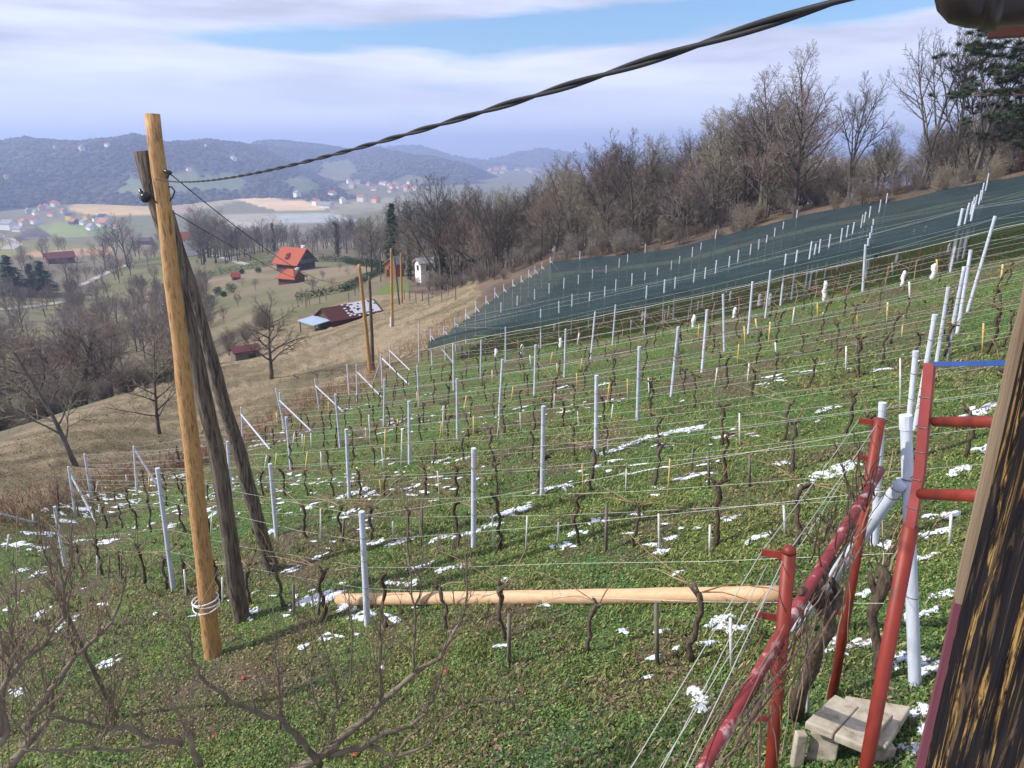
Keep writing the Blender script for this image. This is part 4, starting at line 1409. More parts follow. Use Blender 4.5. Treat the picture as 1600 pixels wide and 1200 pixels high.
def tree_proto(name, cat, seed, Hh, r, S, mt, mc, lean=0.0, stems=1):
    random.seed(seed)
    tr, cr = MB(), MB()
    for sidx in range(stems):
        a = random.uniform(0, 6.28)
        off = Vector((math.cos(a), math.sin(a), 0)) * (.25 * (stems > 1))
        grow(tr, cr, Vector((0, 0, -.3)) + off, Vector((off.x * .5 + lean, off.y * .5, 1)).normalized(), Hh * random.uniform(.8, 1), r, 0, S)
    e = thing(name, 'proto', cat, (0, 0, -300))
    link('trunk', tr.mesh('trunk', M[mt], True), e)
    link('crown', cr.mesh('crown', M[mc]), e)
    e['h'] = max(v[2] for v in cr.v + tr.v)
    return e


FOREST = dict(levels=4, n=[22, 8, 7, 4], t0=[.14, .25, .15, .1], ang=[.75, .75, .7, .7], len=[.40, .42, .5, .5], rf=[.42, .5, .5, .5], up=.16, wob=.13, tw=.028, shape=lambda t: 1.15 - .75 * max(0, (t - .35)) / .65, ribfrom=2)
FORK = dict(FOREST, n=[11, 9, 8, 4], t0=[.22, .3, .15, .1], ang=[.5, .6, .65, .7], len=[.62, .38, .45, .5], up=.10, rf=[.6, .5, .5, .5])
BUSH = dict(levels=3, n=[13, 10, 7], t0=[.05, .15, .1], ang=[.7, .7, .7], len=[.8, .5, .5], rf=[.7, .5, .5], up=.12, wob=.16, tw=.022, shape=lambda t: 1, ribfrom=1)
SPREAD = dict(levels=4, n=[14, 9, 7, 4], t0=[.25, .25, .15, .1], ang=[1.0, .8, .7, .7], len=[.55, .42, .45, .5], rf=[.45, .5, .5, .5], up=.07, wob=.2, tw=.014, shape=lambda t: 1.2 - .6 * t, ribfrom=2)
OPEN_ = dict(levels=3, n=[20, 11, 8], t0=[.2, .2, .1], ang=[1.0, .8, .7], len=[.42, .38, .45], rf=[.38, .5, .5], up=.07, wob=.14, tw=.016, shape=lambda t: 1.25 - .95 * t, ribfrom=2)

FT = [tree_proto('forest_tree', 'tree', 200 + i, 12, .17, FOREST if i % 2 else FORK, 'bark', ['twig_dark', 'twig', 'twig_red', 'twig_pale', 'twig_dark', 'twig_pale', 'twig_dark', 'twig'][i]) for i in range(8)]
BT = [tree_proto('bare_bush', 'bush', 300 + i, 3, .05, BUSH, 'bark', ['twig', 'twig', 'twig_pale'][i], stems=3) for i in range(3)]
ST = [tree_proto('scrub_tree', 'tree', 400 + i, 6, .10, SPREAD if i % 2 else dict(FORK, tw=.03), 'bark', ['twig', 'twig_pale', 'twig', 'twig_red'][i]) for i in range(4)]


def leafy(mb, c, rad, n, size, flat=.5, squash=1.0):
    for _ in range(n):
        v = Vector((random.gauss(0, 1), random.gauss(0, 1), random.gauss(0, 1)))
        v = v.normalized() * (random.random() ** .45) * rad
        v.z *= squash
        p = c + v
        a = Vector((random.uniform(-1, 1), random.uniform(-1, 1), random.uniform(-flat, flat))).normalized() * size * random.uniform(.6, 1.3)
        b = a.cross(Vector((random.uniform(-1, 1), random.uniform(-1, 1), random.uniform(.2, 1)))).normalized() * size * .45
        mb.quad(p - a, p + b, p + a, p - b)


def conifer_proto(seed, Hh, w, name='conifer', mat='needle'):
    random.seed(seed)
    tr, cr = MB(), MB()
    tr.tube([Vector((0, 0, -.3)), Vector((0, 0, Hh * .5)), Vector((0, 0, Hh))], [.16, .09, .02], 6)
    k = int(Hh * 4.5)
    for i in range(k):
        z = Hh * (.12 + .86 * i / k)
        L = w * (1 - (z / Hh) ** 1.3) * random.uniform(.65, 1.15) + .15
        for b in range(6):
            a = random.uniform(0, 6.28)
            d = Vector((math.cos(a), math.sin(a), -.15))
            tip = Vector((0, 0, z)) + d * L
            n = max(3, int(L * 4.5))
            for j in range(n):
                p = Vector((0, 0, z)).lerp(tip, (j + .6) / n) + Vector((random.uniform(-.1, .1), random.uniform(-.1, .1), random.uniform(-.15, .1)))
                s = .32 * random.uniform(.6, 1.3)
                sd = Vector((-d.y, d.x, random.uniform(-.4, .4))) * s
                cr.tri(p - sd, p + sd, p + d * s * 1.6 + Vector((0, 0, -.1)))
    e = thing(name, 'proto', 'tree', (0, 0, -300)); e['h'] = Hh
    link('trunk', tr.mesh('trunk', M['bark'], True), e); link('crown', cr.mesh('crown', M[mat]), e)
    return e


CT = [conifer_proto(500 + i, 10, [2.6, 1.9, 3.1][i]) for i in range(3)]


def ivy_proto(seed, Hh, w):
    random.seed(seed)
    tr, cr = MB(), MB()
    grow(tr, cr, Vector((0, 0, -.3)), Vector((0, 0, 1)), Hh, .16, 0, dict(FOREST, n=[10, 5, 4, 3]))
    lf = MB()
    for i in range(16):
        z = Hh * (.06 + .78 * i / 16)
        leafy(lf, Vector((random.uniform(-.3, .3) * w, random.uniform(-.3, .3) * w, z)), w * random.uniform(.7, 1.1) * (1 - .45 * i / 16), 130, .16)
    e = thing('ivy_clad_tree', 'proto', 'tree', (0, 0, -300)); e['h'] = Hh
    link('trunk', tr.mesh('trunk', M['bark'], True), e); link('crown', cr.mesh('crown', M['twig']), e); link('ivy', lf.mesh('ivy', M['ivy']), e)
    return e


IT = [ivy_proto(600 + i, 12, [1.0, .8][i]) for i in range(2)]
PROTOS = FT + BT + ST + CT + IT


def plant(pr, loc, h, label, group=None, rot=None):
    sc = h / pr['h']
    if rot is None:
        rot = random.uniform(0, 6.28)
    e = dup(pr, loc, rot, sc, label, group)
    return e


def plant_px(pr, u, d, v_top, label, group=None, wide=1.0, rot=None, vb=420):
    """tree standing in photo column u at distance d, its top at v_top"""
    g = at_ud(u, d, vb)
    t = P(u, v_top, d)
    h = t.z - g.z
    e = plant(pr, g, h, label, group, rot)
    if wide != 1.0:
        e.scale = (e.scale[0] * wide, e.scale[1] * wide, e.scale[2])
    return e


random.seed(21)
# --- the wood behind the net: outline of its top in the photo
TOPU = [630, 660, 690, 715, 745, 775, 800, 840, 870, 900, 930, 985, 1040, 1080, 1110, 1150, 1180, 1210, 1240, 1280, 1300, 1350, 1400, 1450, 1500, 1560, 1620, 1700]
TOPV = [330, 290, 268, 270, 285, 278, 272, 262, 245, 225, 215, 198, 205, 180, 165, 125, 98, 120, 215, 235, 215, 230, 235, 160, 130, 120, 120, 120]
FEND = ([640, 700, 760, 800, 860, 960, 1070, 1200, 1300, 1400, 1500, 1600, 1750], [112, 92, 76, 72, 72, 69, 66.5, 65, 64, 63.5, 63, 62.5, 62])
NFOR = 220
for i in range(NFOR):
    u = 640 + (1690 - 640) * ((i + random.random()) / NFOR)
    if u > 1215 and random.random() < (.62 if u < 1440 else .2):
        continue
    lay = random.random()
    d = float(np.interp(u, *FEND)) + 1 + 38 * lay ** 1.3
    vt = float(np.interp(u, TOPU, TOPV))
    full = P(u, vt, d).z - at_ud(u, d).z
    h = full * (random.uniform(.62, 1.0) if lay > .3 else random.uniform(.45, .85))
    h = max(4.5, min(h, 16))
    zone = 'at the lower end of the wood near the small houses' if u < 780 else ('in the wood behind the low end of the green net' if u < 1000 else ('in the dense wood behind the middle of the green net' if u < 1220 else 'in the thin wood above the high end of the green net'))
    e = plant(FT[random.choice((0, 4, 6)) if u > 1440 else random.randrange(8)], at_ud(u, d), h, f'bare grey-brown tree {zone}', 'bare trees ' + zone)
    wd = random.uniform(.95, 1.35)
    e.scale = (e.scale[0] * wd, e.scale[1] * wd, e.scale[2])
KEY = [(985, 72, 198, 0, 'broad rounded bare tree topping the middle of the wood'), (1180, 68, 96, 1, 'tall fine-twigged bare tree, highest peak of the dense wood'), (1110, 70, 165, 3, 'bare tree on the shoulder below the highest peak of the wood'), (690, 96, 268, 4, 'domed bare tree at the lower corner of the wood'),
       (870, 80, 232, 5, 'pale bare tree standing over the start of the net'), (1232, 66, 60, 1, 'slender bare tree with upswept fan crown against the sky'), (1310, 66, 108, 0, 'many-stemmed bare tree with vase shaped crown against the sky'), (1418, 65, 28, 6, 'tall crooked bare tree with long side limbs against the clouds'),
       (1495, 64, 12, 6, 'dark tangled bare tree beside the pine'), (1545, 65, 30, 4, 'dark many-branched bare tree in front of the pine trunks'), (1585, 64, 20, 0, 'dark bare tree under the roof gutter'), (1460, 66, 60, 0, 'thin bare tree between the crooked tree and the pine'), (1360, 68, 190, 3, 'low bare tree between the vase crown and the crooked tree'), (845, 74, 300, 5, 'pale barked small tree at the net corner'), (940, 71, 300, 3, 'pale slim tree leaning at the edge of the wood')]
for u, d, vt, k, lb in KEY:
    plant_px(FT[k], u, d, vt, lb, wide=1.0 if u > 1220 else 1.15)
# undergrowth at the foot of the wood
for i in range(95):
    u = 650 + 1000 * (i + random.random()) / 95
    if u > 1200 and random.random() < .55:
        continue
    d = float(np.interp(u, *FEND)) + random.uniform(-5, 5)
    zone = 'below the domed corner tree' if u < 800 else ('behind the green net' if u < 1250 else 'on the bank above the high end of the net')
    plant(BT[random.randrange(3)], at_ud(u, d), random.uniform(1.2, 3.0), f'tangled bare bush {zone}', 'bare bushes ' + zone)
for i in range(75):
    u = 650 + 900 * (i + random.random()) / 75
    if u > 1220 and random.random() < .6:
        continue
    d = float(np.interp(u, *FEND)) + random.uniform(8, 30)
    plant(BT[random.randrange(3)], at_ud(u, d), random.uniform(3.0, 5.5), 'tall bare bush deep inside the wood between the trunks', 'tall bushes deep inside the wood')
plant_px(CT[1], 616, 150, 314, 'dark green fir rising from the grey trees near the small houses', wide=.85)
plant_px(IT[0], 690, 100, 340, 'ivy-covered dark tree at the lower corner of the wood', wide=1.5)
plant_px(IT[1], 640, 125, 350, 'ivy-covered tree behind the small orange house')
plant_px(IT[0], 530, 260, 335, 'ivy-clad tree in the line behind the red-roofed house', wide=1.3)
plant_px(IT[1], 432, 300, 338, 'slender dark ivy column in the far tree line', wide=1.0)
plant_px(IT[1], 900, 76, 330, 'ivy-wrapped trunk at the edge of the wood')

# --- tree line across the middle distance
for i in range(105):
    u = 312 + 343 * (i + random.random()) / 105
    d = random.uniform(270, 345) if u < 560 else random.uniform(150, 260)
    vt = float(np.interp(u, [265, 300, 330, 380, 470, 500, 560, 600, 650], [345, 322, 318, 335, 345, 335, 328, 330, 300])) + random.uniform(0, 34)
    zone = 'in the tree line left of the ivy column' if u < 430 else 'in the tree line behind the red-roofed house'
    zone = zone.replace('left of', 'before')
    plant_px(FT[random.randrange(8)], u, d, vt, f'grey bare tree {zone}', 'bare trees ' + zone, wide=random.uniform(1.0, 1.5))
# --- trees round the lawn hill and the village edge
for u, d, vt, lb in ((200, 330, 330, 'large spreading bare tree with a nest beside the village'), (185, 350, 345, 'bare tree beside the nest tree'), (215, 380, 350, 'bare tree beside the brown roofed house'), (165, 330, 362, 'ivy dark tree below the village'), (322, 400, 312, 'tall dark bare tree above the white house')):
    plant_px(FT[random.randrange(8)], u, d, vt, lb, wide=1.3)
for i in range(70):
    u = random.uniform(-30, 270)
    t = i / 70
    v = 485 - 100 * t + random.uniform(-6, 6)
    if 170 < u and v < 470 and v > 470 - (u - 150) * .8 and random.random() < .75:
        v = 470 - (u - 150) * .72 + random.uniform(-12, 4)
    g = G(u, v, 150)
    plant(ST[random.randrange(4)] if random.random() < .6 else FT[random.randrange(8)], g, random.uniform(4, 8) * (1 + g.length / 1500), 'small bare tree on the slope between the village and the lawn', 'small bare trees below the village')
# --- scrub on the ravine side, lower left
for i in range(235):
    u = random.uniform(-60, 335); v = random.uniform(472, 690)
    if v > lerp(u, [-60, 150, 250, 340], [706, 640, 606, 562]):
        continue
    g = G(u, v, 60)
    if in_poly(np.array([u]), np.array([v]), [(125, 478), (170, 474), (185, 500), (140, 500)])[0]:
        continue
    zone = 'on the upper ravine slope' if v < 560 else 'low in the ravine behind the meadow edge'
    plant(ST[random.randrange(4)], g, random.uniform(4.2, 7.5), f'grey-brown bare scrub tree {zone}', 'scrub trees ' + zone)
for i in range(60):
    u = random.uniform(-40, 420); v = float(lerp(u, [-60, 150, 250, 340, 430], [704, 642, 610, 568, 520])) - random.uniform(0, 22)
    g = G(u, v, 55)
    plant(BT[random.randrange(3)], g, random.uniform(1.8, 3.6), 'bare bush in the ravine along the meadow edge', 'bare bushes in the ravine')
for i in range(95):
    u = random.uniform(110, 335); v = random.uniform(432, 520)
    if v < 452 + (230 - u) * .22 and u > 160 and random.random() < .7:
        continue
    plant(ST[random.randrange(4)], G(u, v, 120), random.uniform(3.5, 7.0), 'greyish bare scrub tree round the gravel drive', 'scrub trees round the gravel drive')
# dark conifers by the road
for u, d, vt, k, lb in ((12, 265, 396, 0, 'broad dark fir by the road'), (45, 270, 410, 1, 'small dark fir between two larger ones'), (62, 262, 405, 0, 'bushy dark fir next to the wine-red house'), (36, 640, 372, 2, 'distant fir clump beyond the fields')):
    plant_px(CT[k], u, d, vt, lb, wide=1.5)


# --- single trees on the meadow
def meadow_tree(u, v, vt, lb, seed, S, mc='twig', h=None, lean=0.0, r=.13, wide=1):
    g = G(u, v)
    t = P(u, vt, math.hypot(g.x, g.y))
    hh = t.z - g.z
    pr = tree_proto('meadow_tree', 'tree', seed, hh, r, S, 'bark', mc, lean)
    pr.location = g; pr['label'] = lb
    pr.scale = (wide * hh / pr['h'],) * 2 + (hh / pr['h'],)
    del pr['h']
    return pr


meadow_tree(122, 728, 500, 'leaning bare walnut tree with low spreading limbs at the meadow edge', 701, dict(OPEN_, n=[15, 11, 9], ang=[.95, .8, .7], len=[.5, .42, .5]), 'twig_pale', lean=-.2, r=.095)
meadow_tree(250, 680, 520, 'upright bare tree with regular branches beside the yellow pole', 702, OPEN_, 'twig_pale', r=.10)
meadow_tree(424, 592, 448, 'round crowned bare tree alone on the brown slope', 703, dict(SPREAD, tw=.02), 'twig', r=.16)
meadow_tree(281, 728, 692, 'small crooked fruit tree beside the yellow pole foot', 704, dict(OPEN_, n=[6, 5, 4]), r=.05)
meadow_tree(92, 800, 745, 'spindly bare sapling among the dead weeds', 705, dict(OPEN_, n=[6, 5, 4]), r=.03)
meadow_tree(5, 600, 560, 'small bare tree at the picture edge of the meadow', 706, dict(OPEN_, n=[8, 5, 4]), r=.06)
# small fruit trees in the garden of the red-roofed house
GT = [(530, 425), (545, 432), (505, 440), (520, 455), (490, 460), (560, 445), (400, 455), (380, 448), (350, 505), (330, 512), (372, 480), (415, 500), (305, 470), (480, 478), (555, 462), (345, 425), (310, 415)]
for i, (u, v) in enumerate(GT):
    g = G(u, v, 80)
    plant(ST[i % 4], g, random.uniform(2.2, 3.4), 'small bare fruit tree in the garden of the red-roofed house', 'fruit trees of the garden')
for u, v, s, lb in ((330, 478, 1.3, 'round clipped dark bush lowest in the garden'), (341, 465, 1.4, 'round clipped dark bush beside the lowest one'), (362, 462, 1.8, 'largest round clipped bush of the garden'), (378, 432, 1.0, 'small clipped bush by the little red hut'), (350, 468, .9, 'small clipped ball between two larger bushes'), (404, 430, 1.1, 'clipped bush near the hedge')):
    m = MB(); leafy(m, Vector((0, 0, s * .75)), s * .8, 500, .16)
    g = G(u, v - 4, 80)
    tag(link('clipped_bush', m.mesh('clipped_bush', M['hedge']), None, g), lb, 'bush')


def hedge(pts, h, w, lb):
    m = MB()
    ps = [G(u, v, 80) for u, v in pts]
    o0 = ps[0]
    for a, b in zip(ps[:-1], ps[1:]):
        n = max(2, int((b - a).length / .8))
        for i in range(n):
            q = a.lerp(b, (i + random.random()) / n); q.z = H(q.x, q.y)
            leafy(m, q - o0 + Vector((0, 0, h * .5)), h * .62, 60, .2)
    tag(link('hedge', m.mesh('hedge', M['hedge']), None, o0), lb, 'hedge')


hedge([(300, 438), (340, 430), (380, 422), (430, 414)], 2.0, 1, 'long dark hedge along the drive to the red-roofed house')
hedge([(500, 408), (540, 410), (572, 416), (600, 423)], 2.0, 1, 'bright green hedge behind the lawn of the red-roofed house')
hedge([(462, 470), (500, 463), (540, 455), (575, 436), (600, 425)], 1.3, 1, 'dark low hedge running down beside the fenced garden')
hedge([(262, 500), (268, 485), (262, 470)], 2.2, 1, 'dark bushes beside the gravel drive')


# --- the pine at the top right corner, with needle clumps on level limbs
def pine(u, d, vtop, lb, seed, limbs):
    random.seed(seed)
    g = at_ud(u, d); t = P(u, vtop, d); h = t.z - g.z
    tr, cr, tw = MB(), MB(), MB()
    M['pine_bark'] = M.get('pine_bark') or pm("reddish_pine_bark", (0.10, 0.055, 0.04), (0.16, 0.09, 0.065), 4, .95, .5, (2, 2, .5))
    tr.tube([Vector((0, 0, -.3)), Vector((.1, 0, h * .4)), Vector((-.1, .1, h * .75)), Vector((0, 0, h))], [.22, .17, .12, .06], 8)
    for (uu, vv, sz) in limbs:
        e_ = P(uu, vv, d + random.uniform(-1.5, 1.5)) - g
        st = Vector((0, 0, e_.z + random.uniform(-.5, .3)))
        mid = st.lerp(e_, .5) + Vector((0, 0, random.uniform(-.1, .25)))
        tr.tube([st, mid, e_], [.05, .035, .015], 5)
        for c in range(int(7 * sz)):
            f = random.uniform(.45, 1.05)
            p = (st.lerp(mid, f * 2) if f < .5 else mid.lerp(e_, f * 2 - 1)) + Vector((random.gauss(0, .55), random.gauss(0, .55), random.gauss(.05, .16)))
            tw.ribbon([st.lerp(e_, max(.2, f - .2)), p], .02)
            for k in range(90):
                dv = Vector((random.gauss(0, 1), random.gauss(0, 1), random.gauss(.3, .6))).normalized() * random.uniform(.22, .42)
                s_ = dv.cross(Vector((random.random(), random.random(), random.random()))).normalized() * .028
                cr.tri(p - s_, p + s_, p + dv)
    e = thing('pine_tree', lb, 'tree', g)
    link('trunk', tr.mesh('trunk', M['pine_bark'], True), e); link('needles', cr.mesh('needles', M['pine']), e); link('branchlets', tw.mesh('branchlets', M['bark']), e)


pine(1594, 61, -60, 'scots pine with layered needle limbs beneath the gutter', 801,
     [(1530, 55, 3), (1500, 75, 3.4), (1485, 88, 2), (1555, 48, 3), (1515, 10, 2), (1510, 28, 1.5), (1560, 115, 3), (1590, 120, 3), (1545, 122, 2), (1520, 100, 1.2), (1480, 150, 1.6), (1505, 142, 1.6), (1462, 150, 1.0), (1555, 190, 2), (1595, 170, 3), (1600, 90, 3), (1575, 210, 1.6), (1640, 140, 3), (1580, 20, 2), (1610, 230, 2)])
pine(1560, 64, 30, 'darker pine trunk standing behind the layered pine', 802, [(1495, 110, 1.4), (1520, 135, 1.4), (1500, 190, 1.5), (1540, 165, 1.6), (1590, 145, 2), (1600, 200, 2), (1530, 215, 1.5)])
plant_px(IT[1], 1598, 62, 215, 'ivy covered stump of a tree above the end of the net', wide=1.6)

# ------------------------------------------------------------------ houses
def house(lb, base, w, l, h, rh, yaw, wall, roof, cat='house', name='house', over=.35, chim=None, wins=(), group=None, hip=0.0, embed=1.0):
    """gabled house, ridge along local x; windows given as (face, position, height, width, tall)"""
    e = thing(name, lb, cat, base, yaw, group)
    m = MB()
    x, y = l / 2, w / 2
    prof = [(-y, -embed), (y, -embed), (y, h), (0, h + rh), (-y, h)]
    m.poly([(-x, a, b) for a, b in prof], [(x, a, b) for a, b in prof])
    link('wall', m.mesh('wall', WALL[wall]), e)
    m = MB()
    t = .16 if l < 12 else .3
    k = rh / y
    ox, oy = x + over, y + over
    xr = ox - hip
    for sg in (-1, 1):
        lo = [(-ox, sg * oy, h - over * k + .02), (ox, sg * oy, h - over * k + .02), (xr, 0, h + rh + .02), (-xr, 0, h + rh + .02)]
        m.poly(lo if sg > 0 else lo[::-1], [(a, b, c + t) for a, b, c in (lo if sg > 0 else lo[::-1])])
    ro = link('roof', m.mesh('roof', ROOF[roof]), e)
    if chim:
        m = MB(); cx, cy, cs, chh = chim
        m.box((cx - cs, cy - cs, h), (cx + cs, cy + cs, h + rh + chh)); m.box((cx - cs - .06, cy - cs - .06, h + rh + chh + .002), (cx + cs + .06, cy + cs + .06, h + rh + chh + .12))
        link('chimney', m.mesh('chimney', WALL['white']), e)
    for (f, p, z, ww, hh) in wins:
        m = MB()
        if f in ('+y', '-y'):
            s = 1 if f == '+y' else -1
            m.box((p - ww / 2, min(s * y, s * (y + .05)), z), (p + ww / 2, max(s * y, s * (y + .05)), z + hh))
        else:
            s = 1 if f == '+x' else -1
            m.box((min(s * x, s * (x + .05)), p - ww / 2, z), (max(s * x, s * (x + .05)), p + ww / 2, z + hh))
        link('window', m.mesh('window', M['glass']), e)
    return e, ro


def win_std(l, w, h):
    return [('-y', -l * .25, 1.0, 1.0, 1.1), ('-y', l * .25, 1.0, 1.0, 1.1), ('+x', -w * .2, 1.0, .9, 1.1), ('+x', w * .2, 1.0, .9, 1.1), ('-x', 0, 1.0, 1.0, 1.1)]


random.seed(3)
# red-roofed chalet with its small pavilion
g = G(463, 421, 80)
HD = math.hypot(g.x, g.y)
px = HD / F * 1.08
e, ro = house('chalet with bright red tiled roof, dormer and dark timber gable', g, 7.5, 8.2, 2.8, 3.6, R(-28), 'log', 'orange', chim=(2.6, 1.0, .45, .7), over=.9, wins=[('-y', -2.5, .9, 1.1, 1.2), ('-y', 0, .9, 1.1, 1.2), ('-x', 1.5, .9, 1, 1.2), ('+x', -1.5, .8, 1.2, 1.8), ('+x', 1.4, .8, 1.2, 1.8), ('+x', 0, 3.2, 1.4, 1.4)])
m = MB(); m.box((4.12, -3.4, 2.45), (5.3, 3.4, 2.6)); m.box((5.2, -3.4, 2.602), (5.3, 3.4, 3.5))
link('balcony', m.mesh('balcony', M['green_shutter']), e)
m = MB(); m.poly([(-1.2, -3.3, 3.2), (0.8, -3.3, 3.2), (0.8, -1.2, 3.2), (-1.2, -1.2, 3.2)], [(-.25, -3.3, 5.0), (-.15, -3.3, 5.0), (-.15, -.6, 5.3), (-.25, -.6, 5.3)])
dm = link('dormer', m.mesh('dormer', ROOF['red']), e)
m = MB(); m.box((-.7, -3.36, 3.3), (.3, -3.31, 4.0)); link('window', m.mesh('window', M['glass']), dm)
g = G(456, 442, 80)
house('small square pavilion with red pyramid roof below the chalet', g, 4.0, 4.6, 1.6, 1.6, R(-20), 'log', 'orange', over=.5, hip=2.0, chim=(1.2, .8, .35, .2), cat='pavilion', name='garden_pavilion', wins=[('-y', 0, .5, 1.6, .9)])
g = G(369, 437, 80)
house('tiny red roofed garden hut among clipped bushes', g, 1.6, 2.0, 1.0, .9, R(35), 'brown', 'orange', cat='hut', name='garden_hut', over=.2, wins=[('-y', 0, .2, .5, .7)])
g = P(287, 386, 350)
house('white cottage with red roof beside the yellow pole', g, 7.5, 10, 3.6, 2.8, R(52), 'white', 'red', wins=win_std(10, 7.5, 3), embed=7)
g = G(95, 411, 150)
house('wine-red timber house below the village fields', g, 8, 10.5, 3.0, 2.0, R(40), 'wine', 'wine', over=.7, wins=win_std(10.5, 8, 3))
g = G(228, 382, 200)
house('dark brown house half hidden by the yellow pole', g, 9, 12, 3.5, 2.8, R(10), 'wine', 'brown', wins=win_std(12, 9, 3))
# small orange house and the white shed at the foot of the wood
g = at_ud(617, 128)
g = G(617, 432, 70); 
e, ro = house('small two-storey orange hut with grey roof behind the poles', g, 3.4, 4.2, 3.6, 1.3, R(70), 'orange', 'grey', cat='hut', name='hillside_hut', wins=[('-x', 0, 2.2, .9, .9), ('-y', 0, 2.3, .8, .9), ('-x', .8, .3, .8, 1.8)])
e.scale = (.72, .72, .72)
g = G(666, 440, 70)
e, ro = house('narrow pale shed with dark window under the wood', g, 2.4, 2.8, 3.2, .6, R(30), 'white', 'grey', cat='shed', name='tower_shed', over=.3, wins=[('-y', 0, 2.0, .9, .8), ('-x', 0, 2.0, .8, .8)])
m = MB()
for a, b in ((-1.1, -.95), (.9, -.95)):
    m.box((a, b, -.8), (a + .16, b + .16, .02))
# barn with patchy snow on a dark red corrugated roof
g = G(512, 512, 60)
e, ro = house('open barn with dark red tin roof half covered with snow', g, 4.2, 8.6, 1.5, 1.35, R(46), 'brown', 'maroon', cat='barn', name='barn', over=.35)
e.location = e.location + Vector((1.9, 2.3, -.1)); e.scale = (.76, .76, .76)
random.seed(12)
m = MB()
k = 1.35 / 2.1
for i in range(11):
    for j in range(15):
        t0 = -1.3 + 5.6 * j / 15; s0 = 2.38 * i / 11
        if random.random() < (.18 if i < 9 else .45) or (j < 3 and random.random() < .5):
            continue
        y0, y1 = -s0, -(s0 + 2.38 / 11 - .03)
        z0, z1 = 2.85 - s0 * k + .19, 2.85 - (s0 + 2.38 / 11 - .03) * k + .19
        x0, x1 = t0, t0 + .37
        m.poly([(x0, y1, z1), (x1, y1, z1), (x1, y0, z0), (x0, y0, z0)], [(x0, y1, z1 + .04), (x1, y1, z1 + .04), (x1, y0, z0 + .04), (x0, y0, z0 + .04)])
s_ = link('snow_cover', m.mesh('snow_cover', M['snow']), ro)
m = MB(); m.box((-4.34, -1.5, -.5), (-4.31, 1.5, 1.45)); link('doorway', m.mesh('doorway', M['porcelain']), e)
m = MB(); m.poly([(-7.2, -2.2, 1.25), (-4.45, -2.2, 1.55), (-4.45, 2.2, 1.55), (-7.2, 2.2, 1.25)], [(-7.2, -2.2, 1.36), (-4.45, -2.2, 1.66), (-4.45, 2.2, 1.66), (-7.2, 2.2, 1.36)])
link('lean_to_roof', m.mesh('lean_to_roof', ROOF['blue']), e)
for yy in (-2.0, 2.0):
    m = MB(); m.box((-7.0, yy - .07, -1.5), (-6.86, yy + .07, 1.24)); link('support_post', m.mesh('support_post', M['stake_grey']), e)
m = MB(); m.poly([(-6.2, -1.9, -1.2), (-5.0, -1.9, -1.2), (-5.0, -1.0, -1.2), (-6.2, -1.0, -1.2)], [(-5.7, -1.6, .2), (-5.4, -1.6, .2), (-5.4, -1.3, .2), (-5.7, -1.3, .2)])
link('brick_oven', m.mesh('brick_oven', WALL['orange']), e)
# plank hut
g = G(384, 560, 40)
e, ro = house('low plank hut with dark reddish roof on the meadow slope', g, 2.0, 3.2, 1.2, .45, R(38), 'plank', 'wine', cat='hut', name='plank_hut', over=.25, wins=[('-y', .6, .1, .9, .85)])
e.scale = (.66, .66, .66)

# village and scattered farms
VIL = [(15, 359, 26, 8, 'white', 'grey', 'white grey-roofed house by the valley road'), (38, 352, 20, 5, 'cream', 'rust', 'house with rust roof at the village road'), (54, 350, 18, 6, 'white', 'red', 'white house beside the village road bend'), (66, 329, 20, 6, 'pink', 'rust', 'pinkish house at the upper village'), (73, 327, 18, 6, 'white', 'red', 'white red-roofed house in the upper village'),
       (87, 323, 22, 7, 'cream', 'red', 'tall red-roofed house highest in the village'), (82, 338, 16, 5, 'cream', 'red', 'small red-roofed house mid village'), (45, 333, 16, 5, 'grey', 'grey', 'grey house at the village edge'), (56, 336, 14, 5, 'white', 'grey', 'small white house in the upper village'), (111, 344, 17, 7, 'yellow', 'dark', 'yellow house with dark blue roof'), (136, 343, 12, 6, 'yellow', 'rust', 'small bright yellow house'),
       (150, 346, 14, 5, 'white', 'dark', 'white house between the yellow and orange ones'), (165, 354, 30, 5, 'cream', 'rust', 'large house with wide rust roof'), (162, 344, 20, 5, 'white', 'dark', 'dark roofed house behind the wide rust roof'), (144, 359, 20, 4, 'white', 'white_', 'low white shed at the field'), (131, 351, 14, 4, 'white', 'grey', 'small white house below the yellow one'), (116, 350, 18, 4, 'brown', 'rust', 'brown shed below the dark blue roof'), (30, 362, 18, 4, 'white', 'grey', 'low pale building on the valley road'), (100, 333, 14, 5, 'grey', 'rust', 'grey house behind the yellow house'), (182, 358, 10, 4, 'white', 'rust', 'small house at the end of the village'),
       (10, 279, 22, 8, 'pink', 'rust', 'pinkish farmhouse on the wooded hill edge'), (168, 229, 26, 10, 'white', 'red', 'white house high on the hill skyline'), (128, 233, 34, 8, 'cream', 'rust', 'long cream house on the hill skyline'), (86, 231, 16, 7, 'pink', 'rust', 'small pinkish house on the hill'), (365, 250, 36, 10, 'white', 'grey', 'white house on the far hillside beyond the pole'), (295, 267, 26, 9, 'white', 'red', 'white farmhouse beside the pole above the fields'), (322, 229, 16, 8, 'white', 'grey', 'pale house on the far crest'),
       (465, 309, 20, 9, 'white', 'grey', 'white house on the slope above the tan field'), (520, 308, 20, 8, 'white', 'red', 'red-roofed house on the slope above the valley'), (495, 321, 22, 8, 'white', 'red', 'white house at the edge of the tan field'), (536, 318, 18, 9, 'white', 'grey', 'bright white house beside the tan field'), (565, 315, 22, 9, 'white', 'rust', 'rust roofed house beyond the tan field'), (588, 317, 22, 8, 'pink', 'red', 'pink house beyond the tan field'), (510, 325, 30, 5, 'white', 'grey', 'long white hall at the valley trees')]
ROOF['white_'] = ROOF['grey']
far = []
